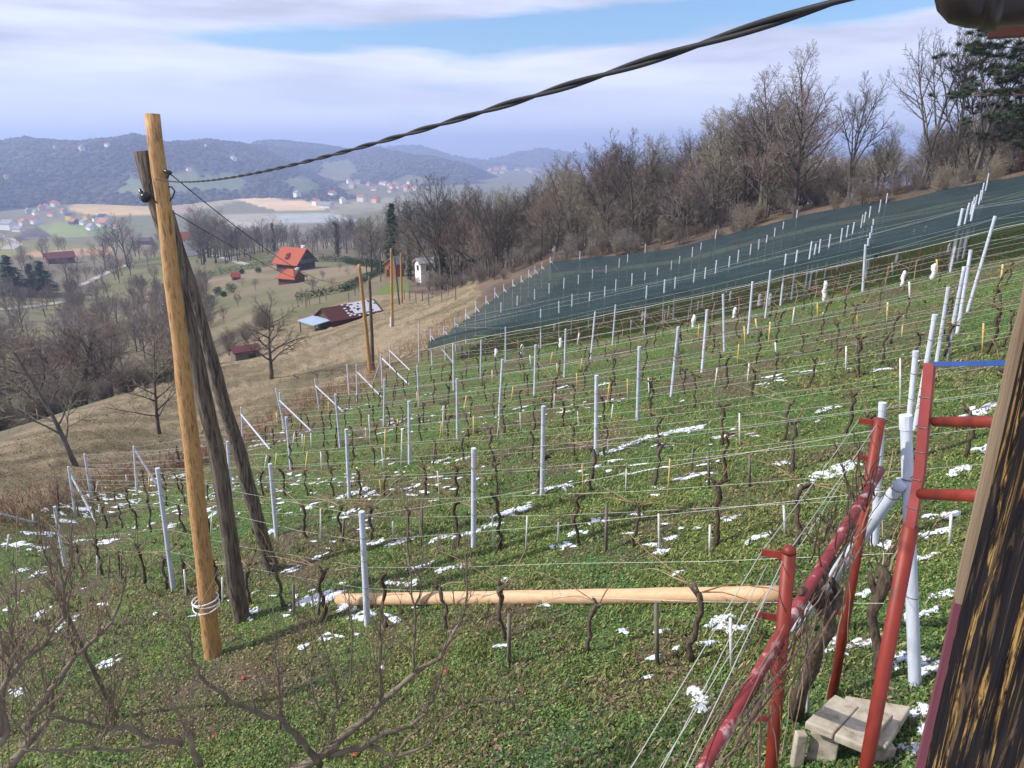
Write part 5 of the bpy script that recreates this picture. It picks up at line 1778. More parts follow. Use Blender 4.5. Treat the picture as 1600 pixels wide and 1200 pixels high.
for u, v, w, h, wl, rf, lb in VIL:
    onhill = v < 300
    if onhill:
        # stands on a hill: find the hill surface along the ray
        r_ = Vector(ray(u, v)).normalized()
        hit, loc, *_x = scene.ray_cast(bpy.context.evaluated_depsgraph_get(), Vector((0, 0, 0)) + r_ * 450, r_)
        g = loc if hit else P(u, v, 2000)
    else:
        g = G(u, v, 450)
    d = math.hypot(g.x, g.y)
    s = 1.0 if d < 1500 else 1.15
    yw = random.uniform(-1.0, -.25)
    wd = w * (.66 if v > 300 else .36) * s; h = h * (1 if v > 300 else .55)
    house(lb, g, wd * .7, wd, h * .95 * s, wd * .26, yw, wl, rf, over=.5, embed=4, group=None)
protoA = None
for i in range(34):
    u = random.uniform(535, 660); v = 283 + random.uniform(0, 17) + (u - 535) * .02
    if i >= 24:
        u = random.uniform(762, 800) if i < 30 else random.uniform(800, 852); v = random.uniform(263, 272)
    r_ = Vector(ray(u, v)).normalized()
    hit, loc, *_x = scene.ray_cast(bpy.context.evaluated_depsgraph_get(), r_ * 450, r_)
    if not hit:
        continue
    s = loc.length / 1700
    zone = 'in the hazy village below the far ridge' if i < 24 else 'in the pale distant town'
    wl = random.choice(('white', 'white', 'cream', 'pink')); rf = random.choice(('red', 'rust', 'rust', 'grey'))
    house(f'tiny {wl} house with {rf if rf != "rust" else "rusty"} roof {zone}', loc, 9 * s, 13 * s, 5 * s, 3.2 * s, random.uniform(-1.0, -.2), wl, rf, over=.6, embed=5, group=f'tiny {wl} and {rf} houses {zone}')


# ------------------------------------------------------------------ poles and cables
def pole(lb, base, top, r0, r1, mat, name='utility_pole', cat='pole', knots=0, n=14, split=False, push=0.0):
    e = thing(name, lb, cat, base)
    v = top - base
    L = v.length
    d = v.normalized(); x, y = _frame(d)
    pts, rr = [], []
    for i in range(25):
        t = -.06 + 1.06 * i / 24
        bend = math.sin(max(t, 0) * math.pi) * .05 * (L / 7); sidew = Vector((1, 0, 0)) * (math.sin(max(t, 0) * math.pi) * push)
        wob = .012 * math.sin(i * 1.3) + (.02 * math.sin(i * .7 + 1) if split else 0)
        pts.append(v * t + sidew + x * (bend * (1 if not split else .6) + wob)); rr.append((r0 + (r1 - r0) * t) * (1 + random.uniform(-.02, .02) * (3 if split else 1)))
    m = MB(); m.tube(pts, rr, n)
    link('shaft', m.mesh('shaft', M[mat], True), e)
    return e, pts


random.seed(44)
b = G(333, 1026); d = math.hypot(b.x, b.y)
t = P(238, 178, d * 1.02)
MP = (b, t)
e, pts = pole('tall fresh peeled yellow utility pole with a cable loop at its foot', b, t, .117, .079, 'wood_new', n=22)
m = MB()
for k, (rz, tl) in enumerate(((.0, .03), (.05, -.025), (.09, .02))):
    c = Vector((0, 0, .40 + rz)) + (t - b) * 0
    cc = [c + Vector((math.cos(a) * .165, math.sin(a) * .165, tl * math.sin(a + k) + (t - b).x * 0)) + (t - b) * .06 for a in [2 * math.pi * i / 24 for i in range(25)]]
    m.tube(cc, .008, 6, False)
tag(link('cable_loop', m.mesh('cable_loop', M['white_cable']), None, b), 'white cable loop slung round the foot of the yellow pole', 'cable')
# the two weathered poles
b2 = G(377, 970); t2 = P(222, 236, math.hypot(b2.x, b2.y) * .98)
e2, _ = pole('old cracked grey pole leaning behind the yellow pole', b2, t2, .125, .085, 'wood_old', n=16, split=True, push=.13)
b3 = G(426, 893); q3 = P(262, 330, math.hypot(b3.x, b3.y) * .93)
e3, _ = pole('dark weathered strut pole propping the old pole', b3, q3, .12, .085, 'wood_old', n=16, split=True, cat='strut')
# fittings on the poles
OLD = math.hypot(b2.x, b2.y) * .98


def small(name, parts, mat, lb, cat, loc):
    m = MB()
    for pts, rad in parts:
        m.tube([Vector(p) - loc for p in pts], rad, 8)
    return tag(link(name, m.mesh(name, M[mat], True), None, loc), lb, cat)


c0 = P(226, 308, OLD - .12)
small('insulator', [([c0 + Vector((-.03, 0, .02)), c0 + Vector((.0, 0, .0)), c0 + Vector((.04, 0, -.02))], [.05, .065, .05]), ([c0 + Vector((-.05, 0, .09)), c0, c0 + Vector((.0, 0, -.06))], [.02, .03, .03]), ([c0, c0 + Vector((.12, .05, -.02))], .012)], 'porcelain', 'black dead-end insulator on the old grey pole', 'insulator', c0)
D1 = d * 1.01
c1 = P(263, 271, D1 - .03)
small('cable_clamp', [([c1 + Vector((-.04, 0, .03)), c1 + Vector((.03, 0, .0))], .022), ([c1 + Vector((-.02, 0, -.05)), c1 + Vector((.02, 0, .03))], .014)], 'porcelain', 'black cable clamp near the top of the yellow pole', 'clamp', c1)
lp = [P(u, v, D1 + .05) for u, v in ((235, 280), (233, 290), (236, 303), (243, 316), (252, 322), (262, 318), (270, 308), (273, 298), (268, 292), (262, 292))]
small('drop_cable', [(lp, .008)], 'cable', 'slack black cable loop hanging round the two pole tops', 'cable', lp[0])


def cable(lb, p0, p1, sag, r, n=60, twist=0, mat='cable', fmax=1.0):
    m = MB()
    cs = [p0 + (p1 - p0) * (fmax * i / n) - Vector((0, 0, sag * 4 * (fmax * i / n) * (1 - fmax * i / n))) for i in range(n + 1)]
    if twist:
        for s in (0, math.pi):
            pts = []
            for i, c in enumerate(cs):
                dd = (cs[min(i + 1, n)] - cs[max(0, i - 1)]).normalized(); x, y = _frame(dd)
                a = twist * 2 * math.pi * i / n + s
                pts.append(c + (x * math.cos(a) + y * math.sin(a)) * r * .95 - p0)
            m.tube(pts, r, 8, False)
    else:
        m.tube([c - p0 for c in cs], r, 5, False)
    return tag(link('power_cable', m.mesh('power_cable', M[mat], True), None, p0), lb, 'cable')


# twisted service cable from the yellow pole to the eaves above the camera
A0 = P(243, 280, D1 - .09)
best = None
A1 = P(1322, -3, 1.05)
A2 = A0 + (A1 - A0) * 1.14
# sag chosen so that the middle of the cable passes the photographed course (800, 165)
def err(s):
    bd = 9e9
    for i in range(241):
        f = i / 240
        c = A0.lerp(A1, f) - Vector((0, 0, s * 4 * f * (1 - f)))
        u, v, fz = project(c.x, c.y, c.z)
        if fz > .2:
            bd = min(bd, math.hypot(u - 800, v - 162))
    return bd
sg = min(np.linspace(-.5, 1.2, 120), key=err)
cable('thick twisted black power cable running from the yellow pole to the eaves', A0, A1, float(sg), .0039, 420, 21, fmax=1.13)

# far poles and their lines
pf = G(579, 584); pt = P(561, 413, math.hypot(pf.x, pf.y))
pole('yellow wooden pole of the pair beyond the vineyard end', pf, pt, .14, .10, 'wood_new', n=10)
pf2 = G(583, 580); pt2 = P(577, 432, math.hypot(pf2.x, pf2.y))
pole('grey weathered pole beside the distant yellow pole', pf2, pt2, .13, .09, 'wood_old', n=10, split=True)
pg = G(613, 510); pgt = P(611, 388, math.hypot(pg.x, pg.y))
pole('yellow pole standing on the brown meadow crest', pg, pgt, .14, .10, 'wood_new', n=10)
ph0 = G(628, 474, 50); pht = P(626, 396, math.hypot(ph0.x, ph0.y))
pole('thin yellow pole before the small orange hut', ph0, pht, .14, .10, 'wood_new', n=8)
ph1 = G(624, 476, 50); pole('grey leaning pole beside the thin yellow pole', ph1, P(616, 400, math.hypot(ph1.x, ph1.y)), .12, .09, 'wood_old', n=8, split=True)
ph2 = G(595, 440, 80); pole('slim dark pole behind the small orange hut', ph2, P(594, 384, math.hypot(ph2.x, ph2.y)), .10, .08, 'wood_old', n=8)
pst = G(612, 510); pole('short pale stub post at the foot of the crest pole', G(611, 511), P(611, 495, math.hypot(pst.x, pst.y)), .11, .10, 'concrete', name='stub_post', cat='post', n=8)
for u, v, vt, lb in ((491, 394, 376, 'pale lamp post in front of the tree line'), (496, 394, 377, 'second pale lamp post beside its twin'), (319, 385, 354, 'thin pylon with stay beside the white cottage')):
    q = G(u, v, 100); pole(lb, q, P(u, vt, math.hypot(q.x, q.y)), .16, .12, 'bark_pale', n=6)
cable('thin cable from the yellow pole down to the distant pole pair, upper', P(264, 270, D1), pt - Vector((0, 0, .2)), 1.1, .0065, 40)
cable('thin cable from the yellow pole down to the distant pole pair, lower', P(268, 330, D1 + .15), pt2 - Vector((0, 0, .1)), .9, .0055, 40)
cable('thin cable between the distant pole pair and the crest pole', pt, pgt, .5, .012, 20)
cable('thin cable between the crest pole and the pole by the orange hut', pgt, pht, .4, .014, 20)
# garden fence posts
fp = [(466, 480), (472, 476), (478, 482), (484, 478), (500, 474), (510, 470), (470, 440), (480, 437), (545, 470), (560, 455), (572, 440), (585, 430), (553, 418), (548, 412), (398, 423), (402, 410), (640, 470), (650, 474), (660, 470), (675, 466), (690, 470), (632, 468), (670, 478), (700, 462), (712, 470)]
for i, (u, v) in enumerate(fp):
    q = G(u, v, 60)
    m = MB(); m.tube([Vector((0, 0, -.2)), Vector((0, 0, 1.25))], [.07, .06], 6)
    zone = 'in the garden below the chalet' if u < 620 else 'at the foot of the wood beyond the meadow'
    tag(link('fence_post', m.mesh('fence_post', M['bark_pale']), None, q), f'pale weathered fence post {zone}', 'fence post', 'fence posts ' + zone)

# ------------------------------------------------------------------ red pipe arbour, near right
random.seed(91)


def pipe(name, lb, cat, pts, r, mat, n=14, group=None):
    m = MB()
    o0 = pts[0]
    m.tube([p - o0 for p in pts], r, n)
    return tag(link(name, m.mesh(name, M[mat], True), None, o0), lb, cat, group)


arb = thing('pipe_arbour', 'red painted pipe arbour carrying pruned vines beside the house', 'arbour', G(1300, 1090))
AO = arb.location.copy()


def apart(name, pts, r, mat, lb=None, n=14, square=False):
    m = MB()
    if square:
        n = 4
    m.tube([p - AO for p in pts], r, n)
    o = link(name, m.mesh(name, M[mat], not square), arb)
    if lb:
        o['label'] = lb
    return o


# post C (thin, far), its foot on the ground
c_b = G(1300, 1090); dC = math.hypot(c_b.x, c_b.y)
c_t = P(1375, 655, dC)
apart('upright', [c_b - Vector((0, 0, .3)), c_t], .036, 'red_paint')
# post A: foot below the frame
a_t = P(1233, 862, 3.35); a_b = P(1205, 1200, 3.35); a_b = a_t + (a_b - a_t) * 1.55
apart('upright', [a_b, a_t], .034, 'red_paint')
cap = MB(); cap.tube([a_t - AO - Vector((0, 0, .005)), a_t - AO + Vector((0, 0, .02)), a_t - AO + Vector((0, 0, .034))], [.036, .03, .012], 14); link('end_cap', cap.mesh('end_cap', M['red_paint'], True), arb)
# post D: lower round tube, upper square tube, close to the house
dD = 3.05
d0 = P(1350, 1215, dD); d1 = P(1423, 822, dD); d_b = d0 + (d0 - d1) * .6
apart('upright', [d_b, d1], .030, 'red_paint')
d2 = P(1437, 740, dD * 1.01); d3 = P(1453, 568, dD * 1.03)
apart('square_upright', [d1 - (d1 - d0).normalized() * .02, d2, d3], .026, 'red_flat', 'faded pinkish square tube above the round red leg', square=True)
# sloping rail B from C towards the camera
r0 = P(1376, 735, dC * .99); r1 = P(1232, 970, 3.42); r2 = P(1095, 1205, 2.55); r3 = r2 + (r2 - r1) * .4
apart('sloping_rail', [r0, r0.lerp(r1, .5), r1, r2, r3], .030, 'red_worn', 'pinkish red rail with worn white patches')
# rungs to the house
apart('rung', [P(1462, 659, dD * 1.02), P(1570, 659, 2.6)], .020, 'red_paint')
apart('rung', [P(1440, 772, dD * 1.0), P(1545, 775, 2.6)], .022, 'red_paint')
m = MB()
q0 = P(1465, 569, dD * 1.03); q1 = P(1600, 567, 2.7)
ax = (q1 - q0).normalized(); up = Vector((0, 0, 1)); sd = ax.cross(up).normalized()
m.poly([q0 - AO - up * .009 - sd * .02, q1 - AO - up * .009 - sd * .02, q1 - AO - up * .009 + sd * .02, q0 - AO - up * .009 + sd * .02], [q0 - AO + up * .009 - sd * .02, q1 - AO + up * .009 - sd * .02, q1 - AO + up * .009 + sd * .02, q0 - AO + up * .009 + sd * .02])
link('flat_bar', m.mesh('flat_bar', M['blue_paint']), arb)['label'] = 'bright blue flat bar'
# short wire holders on the uprights
for (u0, v0, u1, v1, dd) in ((1190, 862, 1231, 869, 3.35), (1180, 958, 1226, 968, 3.35), (1342, 656, 1374, 661, dC), (1336, 712, 1368, 720, dC), (1170, 1118, 1215, 1126, 3.35), (1320, 842, 1345, 846, dC), (1300, 955, 1325, 960, dC)):
    p0, p1 = P(u0, v0, dd), P(u1, v1, dd)
    m = MB(); ax = (p1 - p0).normalized(); sd = ax.cross(up).normalized()
    h = .020; w = .006
    m.poly([p0 - AO - up * h - sd * w, p1 - AO - up * h - sd * w, p1 - AO - up * h + sd * w, p0 - AO - up * h + sd * w], [p0 - AO + up * h * .7 - sd * w, p1 - AO + up * h - sd * w, p1 - AO + up * h + sd * w, p0 - AO + up * h * .7 + sd * w])
    link('wire_holder', m.mesh('wire_holder', M['red_paint']), arb)
# wire rings round the square tube
for f in (.12, .3, .47, .62, .8):
    c = d1.lerp(d3, f) - AO; dd = (d3 - d1).normalized(); x, y = _frame(dd)
    mm_ = MB(); mm_.tube([c + (x * math.cos(a) + y * math.sin(a)) * .0275 for a in [math.pi / 2 * i + .0 for i in range(5)]], .003, 4, False)
    link('wire_tie', mm_.mesh('wire_tie', M['tie']), arb)

# arbour wires: from the holders down towards the camera
WR = [((1190, 862, 3.35), (985, 1200, 2.4)), ((1200, 880, 3.35), (1040, 1190, 2.5)), ((1225, 872, 3.35), (1070, 1200, 2.35)), ((1342, 656, dC), (1190, 862, 3.35)), ((1340, 714, dC), (1180, 958, 3.35)), ((1180, 958, 3.35), (1030, 1200, 2.6)), ((1372, 660, dC), (1228, 868, 3.35)), ((1330, 842, dC), (1170, 1118, 3.3)), ((1475, 1000, 3.4), (1450, 700, 3.1))]
for i, ((u0, v0, e0), (u1, v1, e1)) in enumerate(WR[:8]):
    p0, p1 = P(u0, v0, e0), P(u1, v1, e1)
    p1 = p1 + (p1 - p0) * (.3 if v1 > 1150 else 0)
    m = MB(); m.tube([Vector((0, 0, 0)), (p1 - p0) * .5 - Vector((0, 0, .012)), p1 - p0], .0024, 5, False)
    tag(link('arbour_wire', m.mesh('arbour_wire', M['wire']), None, p0), ['pale wire slanting down from the lower red holder, outermost', 'second pale wire slanting down from the lower red post', 'third pale wire slanting past the worn rail', 'wire between the tops of the two thin red posts', 'wire between the second holders of the red posts', 'wire slanting down from the second red holder',
                                                                                       'wire running just above the worn red rail', 'lowest wire running under the worn red rail'][i], 'wire', 'wires of the red arbour')

# tangle of canes along the arbour, and its two thick stems
def wavy(p0, p1, n, amp):
    pts = []
    off = Vector((0, 0, 0))
    for i in range(n + 1):
        t = i / n
        off = off * .6 + Vector((random.uniform(-1, 1), random.uniform(-1, 1), random.uniform(-1, 1))) * amp
        pts.append(p0.lerp(p1, t) + off)
    return pts


g1 = G(1246, 1108); g2 = G(1372, 1055)
v1 = thing('arbour_vine', 'thick twisted old vine climbing the worn red rail', 'vine', g1)
m = MB()
pp_ = [g1 - Vector((0, 0, .1)), P(1252, 1075, 4.2), P(1270, 1045, 4.1), P(1276, 1010, 4.0), P(1296, 982, 3.95), P(1288, 950, 3.95), P(1275, 930, 3.9), P(1282, 900, 4.0), P(1300, 870, 4.2)]
pp_[0] = g1 - Vector((0, 0, .1))
m.tube([p - g1 for p in pp_], [.052, .044, .040, .046, .043, .055, .052, .036, .022], 12)
m.tube([p - g1 for p in (P(1290, 962, 3.95), P(1303, 940, 3.98), P(1310, 925, 4.05), P(1298, 905, 4.0))], [.05, .045, .03, .02], 8)
m.tube([p - g1 for p in (P(1277, 935, 3.9), P(1262, 915, 3.8), P(1250, 925, 3.6))], [.05, .035, .02], 8)
link('trunk', m.mesh('trunk', M['vine'], True), v1)
for i in range(42):
    f0 = random.uniform(.0, .75); f1 = f0 + random.uniform(.18, .45)
    line = lambda f: (r0.lerp(r1, f * 2) if f < .5 else r1.lerp(r3, f * 2 - 1))
    s = Vector((random.uniform(-.13, .16), random.uniform(-.10, .10), random.uniform(-.30, .10)))
    p0 = line(f0) + s; p1 = line(min(f1, 1.0)) + s * .7 + Vector((random.uniform(-.1, .1), 0, random.uniform(-.15, .1)))
    m = MB(); ps = wavy(p0, p1, 8, .014)
    rad = random.choice((.003, .0038, .0045, .0052))
    m.tube([p - g1 for p in ps], [rad * (1 - .5 * j / 8) for j in range(9)], 5)
    link('cane', m.mesh('cane', M[random.choice(('cane', 'shoot', 'vine', 'vine'))]), v1)
for i in range(26):       # hanging canes below the rail
    f0 = random.uniform(.2, .9)
    p0 = (r0.lerp(r1, f0 * 2) if f0 < .5 else r1.lerp(r3, f0 * 2 - 1)) + Vector((random.uniform(-.05, .12), random.uniform(-.06, .06), -.03))
    p1 = p0 + Vector((random.uniform(-.12, .12), random.uniform(-.15, .12), -random.uniform(.35, 1.1)))
    m = MB(); m.tube([p - g1 for p in wavy(p0, p1, 7, .014)], [.0055 - .0004 * j for j in range(8)], 5)
    link('cane', m.mesh('cane', M[random.choice(('cane', 'shoot'))]), v1)
for i in range(26):       # spurs rising above it
    f0 = random.uniform(.05, .6)
    p0 = r0.lerp(r1, f0 * 1.5) + Vector((random.uniform(-.12, .05), 0, -.05))
    p1 = p0 + Vector((random.uniform(-.2, .05), random.uniform(-.1, .1), random.uniform(.15, .45)))
    m = MB(); m.tube([p - g1 for p in wavy(p0, p1, 5, .012)], [.006, .0055, .005, .0045, .004, .003], 5)
    link('cane', m.mesh('cane', M['vine']), v1)
v2 = thing('arbour_vine', 'dark bent vine stem between the thin red post and the round red leg', 'vine', g2)
m = MB(); dd2 = math.hypot(g2.x, g2.y)
m.tube([p - g2 for p in (g2 - Vector((0, 0, .1)), P(1374, 1020, dd2), P(1366, 985, dd2), P(1362, 960, dd2), P(1374, 930, dd2), P(1385, 905, dd2), P(1376, 885, dd2))], [.05, .042, .036, .036, .05, .055, .03], 10)
m.tube([p - g2 for p in (P(1374, 935, dd2), P(1362, 912, dd2), P(1358, 893, dd2))], [.04, .03, .015], 8)
link('trunk', m.mesh('trunk', M['vine'], True), v2)
for i in range(9):
    p0 = P(1376 + random.uniform(-10, 10), 905, dd2); p1 = P(random.uniform(1320, 1500), random.uniform(690, 860), dd2 * random.uniform(1.0, 1.15))
    m = MB(); m.tube([p - g2 for p in wavy(p0, p1, 7, .02)], [.008 - .0007 * j for j in range(8)], 5)
    link('cane', m.mesh('cane', M[random.choice(('vine', 'cane'))]), v2)

# ------------------------------------------------------------------ stool of concrete slabs
def slab(name, lb, corners, th, loc, grp):
    """a weathered slab from four top corners (world) and a thickness"""
    m = MB()
    c = [Vector(p) - loc for p in corners]
    bot = [p - Vector((0, 0, th)) for p in c]
    m.poly(bot, c)
    me = m.mesh(name, M['slab'])
    o = tag(link(name, me, None, loc), lb, 'slab', grp)
    bv = o.modifiers.new('worn_edges', 'BEVEL'); bv.width = .012; bv.segments = 3
    return o


gb = G(1335, 1165)
zt = gb.z + .30


def on_z(u, v, z):
    r = ray(u, v); k = z / r[2]
    return Vector((r[0] * k, r[1] * k, z))


zt = on_z(1335, 1120, 0).z if False else H(*on_z(1335, 1120, -3.0).xy) + .34
GRP = 'concrete slabs stacked as a low stool'
slab('concrete_slab', 'pale square slab on top of the stool, on the log side', [on_z(1258, 1127, zt), on_z(1303, 1145, zt), on_z(1343, 1103, zt), on_z(1305, 1084, zt)], .065, gb, GRP)
slab('concrete_slab', 'pale slab on top of the stool crossed by the round red leg', [on_z(1304, 1147, zt + .012), on_z(1350, 1166, zt + .012), on_z(1397, 1116, zt + .012), on_z(1345, 1101, zt + .012)], .065, gb, GRP)
slab('concrete_slab', 'broad rough slab lying under the two top slabs', [on_z(1322, 1086, zt - .068), on_z(1300, 1130, zt - .068), on_z(1385, 1168, zt - .068), on_z(1424, 1103, zt - .068)], .07, gb, GRP)
zl = zt - .14


def upright_slab(lb, u0, v0, u1, v1, depth):
    a, b = on_z(u0, v0, zl), on_z(u1, v1, zl)
    ax = (b - a).normalized(); n = Vector((-ax.y, ax.x, 0))
    if n.y < 0: n = -n
    gz = min(H(a.x, a.y), H(b.x, b.y)) - .1
    m = MB()
    tp = [a, b, b + n * depth, a + n * depth]
    m.poly([Vector((p.x, p.y, gz)) - gb for p in tp], [p - gb for p in tp])
    o = tag(link('concrete_slab', m.mesh('concrete_slab', M['slab']), None, gb), lb, 'slab', GRP)
    bv = o.modifiers.new('worn_edges', 'BEVEL'); bv.width = .012; bv.segments = 3


upright_slab('upright slab carrying the stool on the log side', 1267, 1142, 1312, 1158, .09)
upright_slab('upright slab carrying the stool beneath the red leg', 1362, 1172, 1402, 1170, .09)
upright_slab('narrow greyish slab leaning behind the stool support', 1246, 1150, 1264, 1150, .06)
upright_slab('mossy rear slab carrying the stool on the wall side', 1402, 1130, 1422, 1112, .07)

# ------------------------------------------------------------------ the house: weathered corner boards, plank, gutter
hz = thing('wooden_house', 'old timber house with peeling black and ochre boards and brown gutter', 'house', P(1590, 700, 1.0) * 1.0)
HO = hz.location.copy(); HO.z = -4.2; hz.location = HO


def az_pt(u, v, d, z):
    r = ray(u, v); h = math.hypot(r[0], r[1])
    return Vector((r[0] / h * d, r[1] / h * d, z))


def board(name, u, v, d, width, th, z0, z1, mat, yawoff, lb=None):
    """vertical board whose left edge passes through photo pixel (u, v)"""
    p = az_pt(u, v, d, 0)
    az = math.atan2(p.x, p.y)
    # face direction: turned yawoff from facing the camera
    a = az + yawoff
    wdir = Vector((math.cos(a), -math.sin(a), 0)); back = Vector((math.sin(a), math.cos(a), 0))
    m = MB()
    lo = [p, p + wdir * width, p + wdir * width + back * th, p + back * th]
    N = 24
    # subdivided along its length with a slightly wavy edge
    rings = []
    for i in range(N + 1):
        z = z0 + (z1 - z0) * i / N
        w = .0007 * math.sin(i * 1.9) + .0008 * math.sin(i * 4.1 + 1)
        rings.append([Vector((q.x, q.y, z)) - HO + wdir * (w if k in (0, 3) else 0) for k, q in enumerate(lo)])
    k = len(m.v)
    for r_ in rings:
        m.v += [tuple(q) for q in r_]
    for i in range(N):
        for j in range(4):
            a0 = k + i * 4 + j; a1 = k + i * 4 + (j + 1) % 4
            m.f.append((a0, a1, a1 + 4, a0 + 4))
    m.f.append((k + 3, k + 2, k + 1, k)); e0 = k + N * 4; m.f.append((e0, e0 + 1, e0 + 2, e0 + 3))
    o = link(name, m.mesh(name, M[mat]), hz)
    if lb: o['label'] = lb
    return o


board('trim_strip', 1570, 600, 1.10, .030, .03, -.63, .33, 'trim', -.15, 'bare grey trim strip')
board('wall_board', 1584, 600, 1.075, .34, .04, -4.3, .33, 'peel', .10, 'dark board with peeling ochre paint')
board('base_plank', 1490, 950, 1.13, .05, .03, -4.3, -.633, 'maroon', -.1, 'maroon plank below the trim')
# half round gutter with its end stop, and the fascia under the roof
gc = P(1610, -52, 1.22)
axis = Vector((.86, -.50, 0)).normalized()
m = MB()
rad = .068
side = Vector((-axis.y, axis.x, 0)) * 1.0
N = 18
prof = [(math.cos(math.pi + math.pi * i / N) * rad, math.sin(math.pi + math.pi * i / N) * rad) for i in range(N + 1)]
k0 = 0
start = gc - axis * .075
for sft, rr_ in ((-.03, .30), (-.022, .62), (-.006, .86), (.016, .97), (.030, 1.0), (.033, 1.0), (.035, 1.07), (.050, 1.07), (.052, 1.0), (.055, 1.0), (.9, 1.0)):
    for (a, b) in prof:
        q = start + axis * sft + side * (a * rr_) + Vector((0, 0, b * rr_)) - HO
        m.v.append(tuple(q))
n1_ = N + 1
for j in range(10):
    for i in range(N):
        a = j * n1_ + i
        m.f.append((a, a + 1, a + 1 + n1_, a + n1_))
m.f.append(tuple(range(n1_)))
g_ = link('gutter', m.mesh('gutter', M['gutter'], True), hz)
m = MB()
for sgn in (-1, 1):
    q = start + side * (sgn * rad) - HO
    m.tube([q, q + axis * .9], .009, 8)
link('gutter_bead', m.mesh('gutter_bead', M['gutter'], True), g_)
fs = P(1543, 58, 1.36)
m = MB()
b0 = fs - HO; wdir = axis; bk = side if side.y > 0 else -side
m.poly([b0, b0 + wdir * 1.0, b0 + wdir * 1.0 + bk * .03, b0 + bk * .03], [b0 + Vector((0, 0, .2)), b0 + wdir * 1.0 + Vector((0, 0, .2)), b0 + wdir * 1.0 + bk * .03 + Vector((0, 0, .2)), b0 + bk * .03 + Vector((0, 0, .2))])
link('fascia_board', m.mesh('fascia_board', M['fascia']), hz)
m = MB()
b1 = b0 + bk * .035 + Vector((0, 0, .07))
m.poly([b1, b1 + wdir * 1.0, b1 + wdir * 1.0 - bk * .9 + Vector((0, 0, .25)), b1 - bk * .9 + Vector((0, 0, .25))], [b1 + Vector((0, 0, .05)), b1 + wdir * 1.0 + Vector((0, 0, .05)), b1 + wdir * 1.0 - bk * .9 + Vector((0, 0, .30)), b1 - bk * .9 + Vector((0, 0, .30))])
link('roof', m.mesh('roof', M['fascia']), hz)


# ------------------------------------------------------------------ pruned apple trees, near left
def apple_tree(lb, base, limbs, seed, nshoot, prune=()):
    random.seed(seed)
    e = thing('apple_tree', lb, 'tree', base)
    tr = MB(); sh = MB()
    allp = []
    for pts, r0, r1 in limbs:
        ps = [p - base for p in pts]
        # smooth the limb course
        den = [ps[0]]
        for a, b in zip(ps[:-1], ps[1:]):
            for f in (.33, .67, 1.0):
                q = a.lerp(b, f)
                if f < 1: q += Vector((random.uniform(-1, 1), random.uniform(-1, 1), random.uniform(-1, 1))) * min(.012, (b - a).length * .06)
                den.append(q)
        n = len(den)
        rr = [max(.0035, .82 * (r0 + (r1 - r0) * i / (n - 1)) * (1 + .12 * math.sin(i * 2.1))) for i in range(n)]
        tr.tube(den, rr, 10)
        for i in range(1, n):
            allp.append((den[i], rr[i], (den[i] - den[i - 1]).normalized()))
    link('trunk', tr.mesh('trunk', M['apple_bark'], True), e)
    for i in range(nshoot):
        p, r, d = allp[random.randrange(len(allp))]
        L = random.uniform(.18, .85) * (1.0 if r > .012 else .6)
        nd = (Vector((random.gauss(0, .28), random.gauss(0, .28), 1)) + d * .25).normalized() if random.random() < .78 else (d + Vector((random.uniform(-1, 1), random.uniform(-1, 1), random.uniform(-.3, .6)))).normalized()
        q = p.copy(); pts = [q.copy()]
        for k in range(6):
            nd = (nd + Vector((random.uniform(-.13, .13), random.uniform(-.13, .13), .03))).normalized()
            q = q + nd * (L / 6); pts.append(q.copy())
        r_ = min(r * .6, random.uniform(.0026, .0048))
        sh.tube(pts, [r_ * (1 - .65 * k / 6) for k in range(7)], 5, False)
        for c in range(random.randint(0, 4)):
            k = random.randint(1, 5)
            sd = (nd + Vector((random.uniform(-1, 1), random.uniform(-1, 1), random.uniform(-.2, .6)))).normalized()
            l2 = random.uniform(.03, .30) * (1 if random.random() < .4 else .35)
            sh.tube([pts[k], pts[k] + sd * l2 * .5, pts[k] + sd * l2 + Vector((0, 0, l2 * .2))], [.0028, .0023, .0014], 4, False)
    link('crown', sh.mesh('crown', M['shoot']), e)
    return e


def L_(pix, d):
    return [P(u, v, d + dd) for (u, v, dd) in pix]


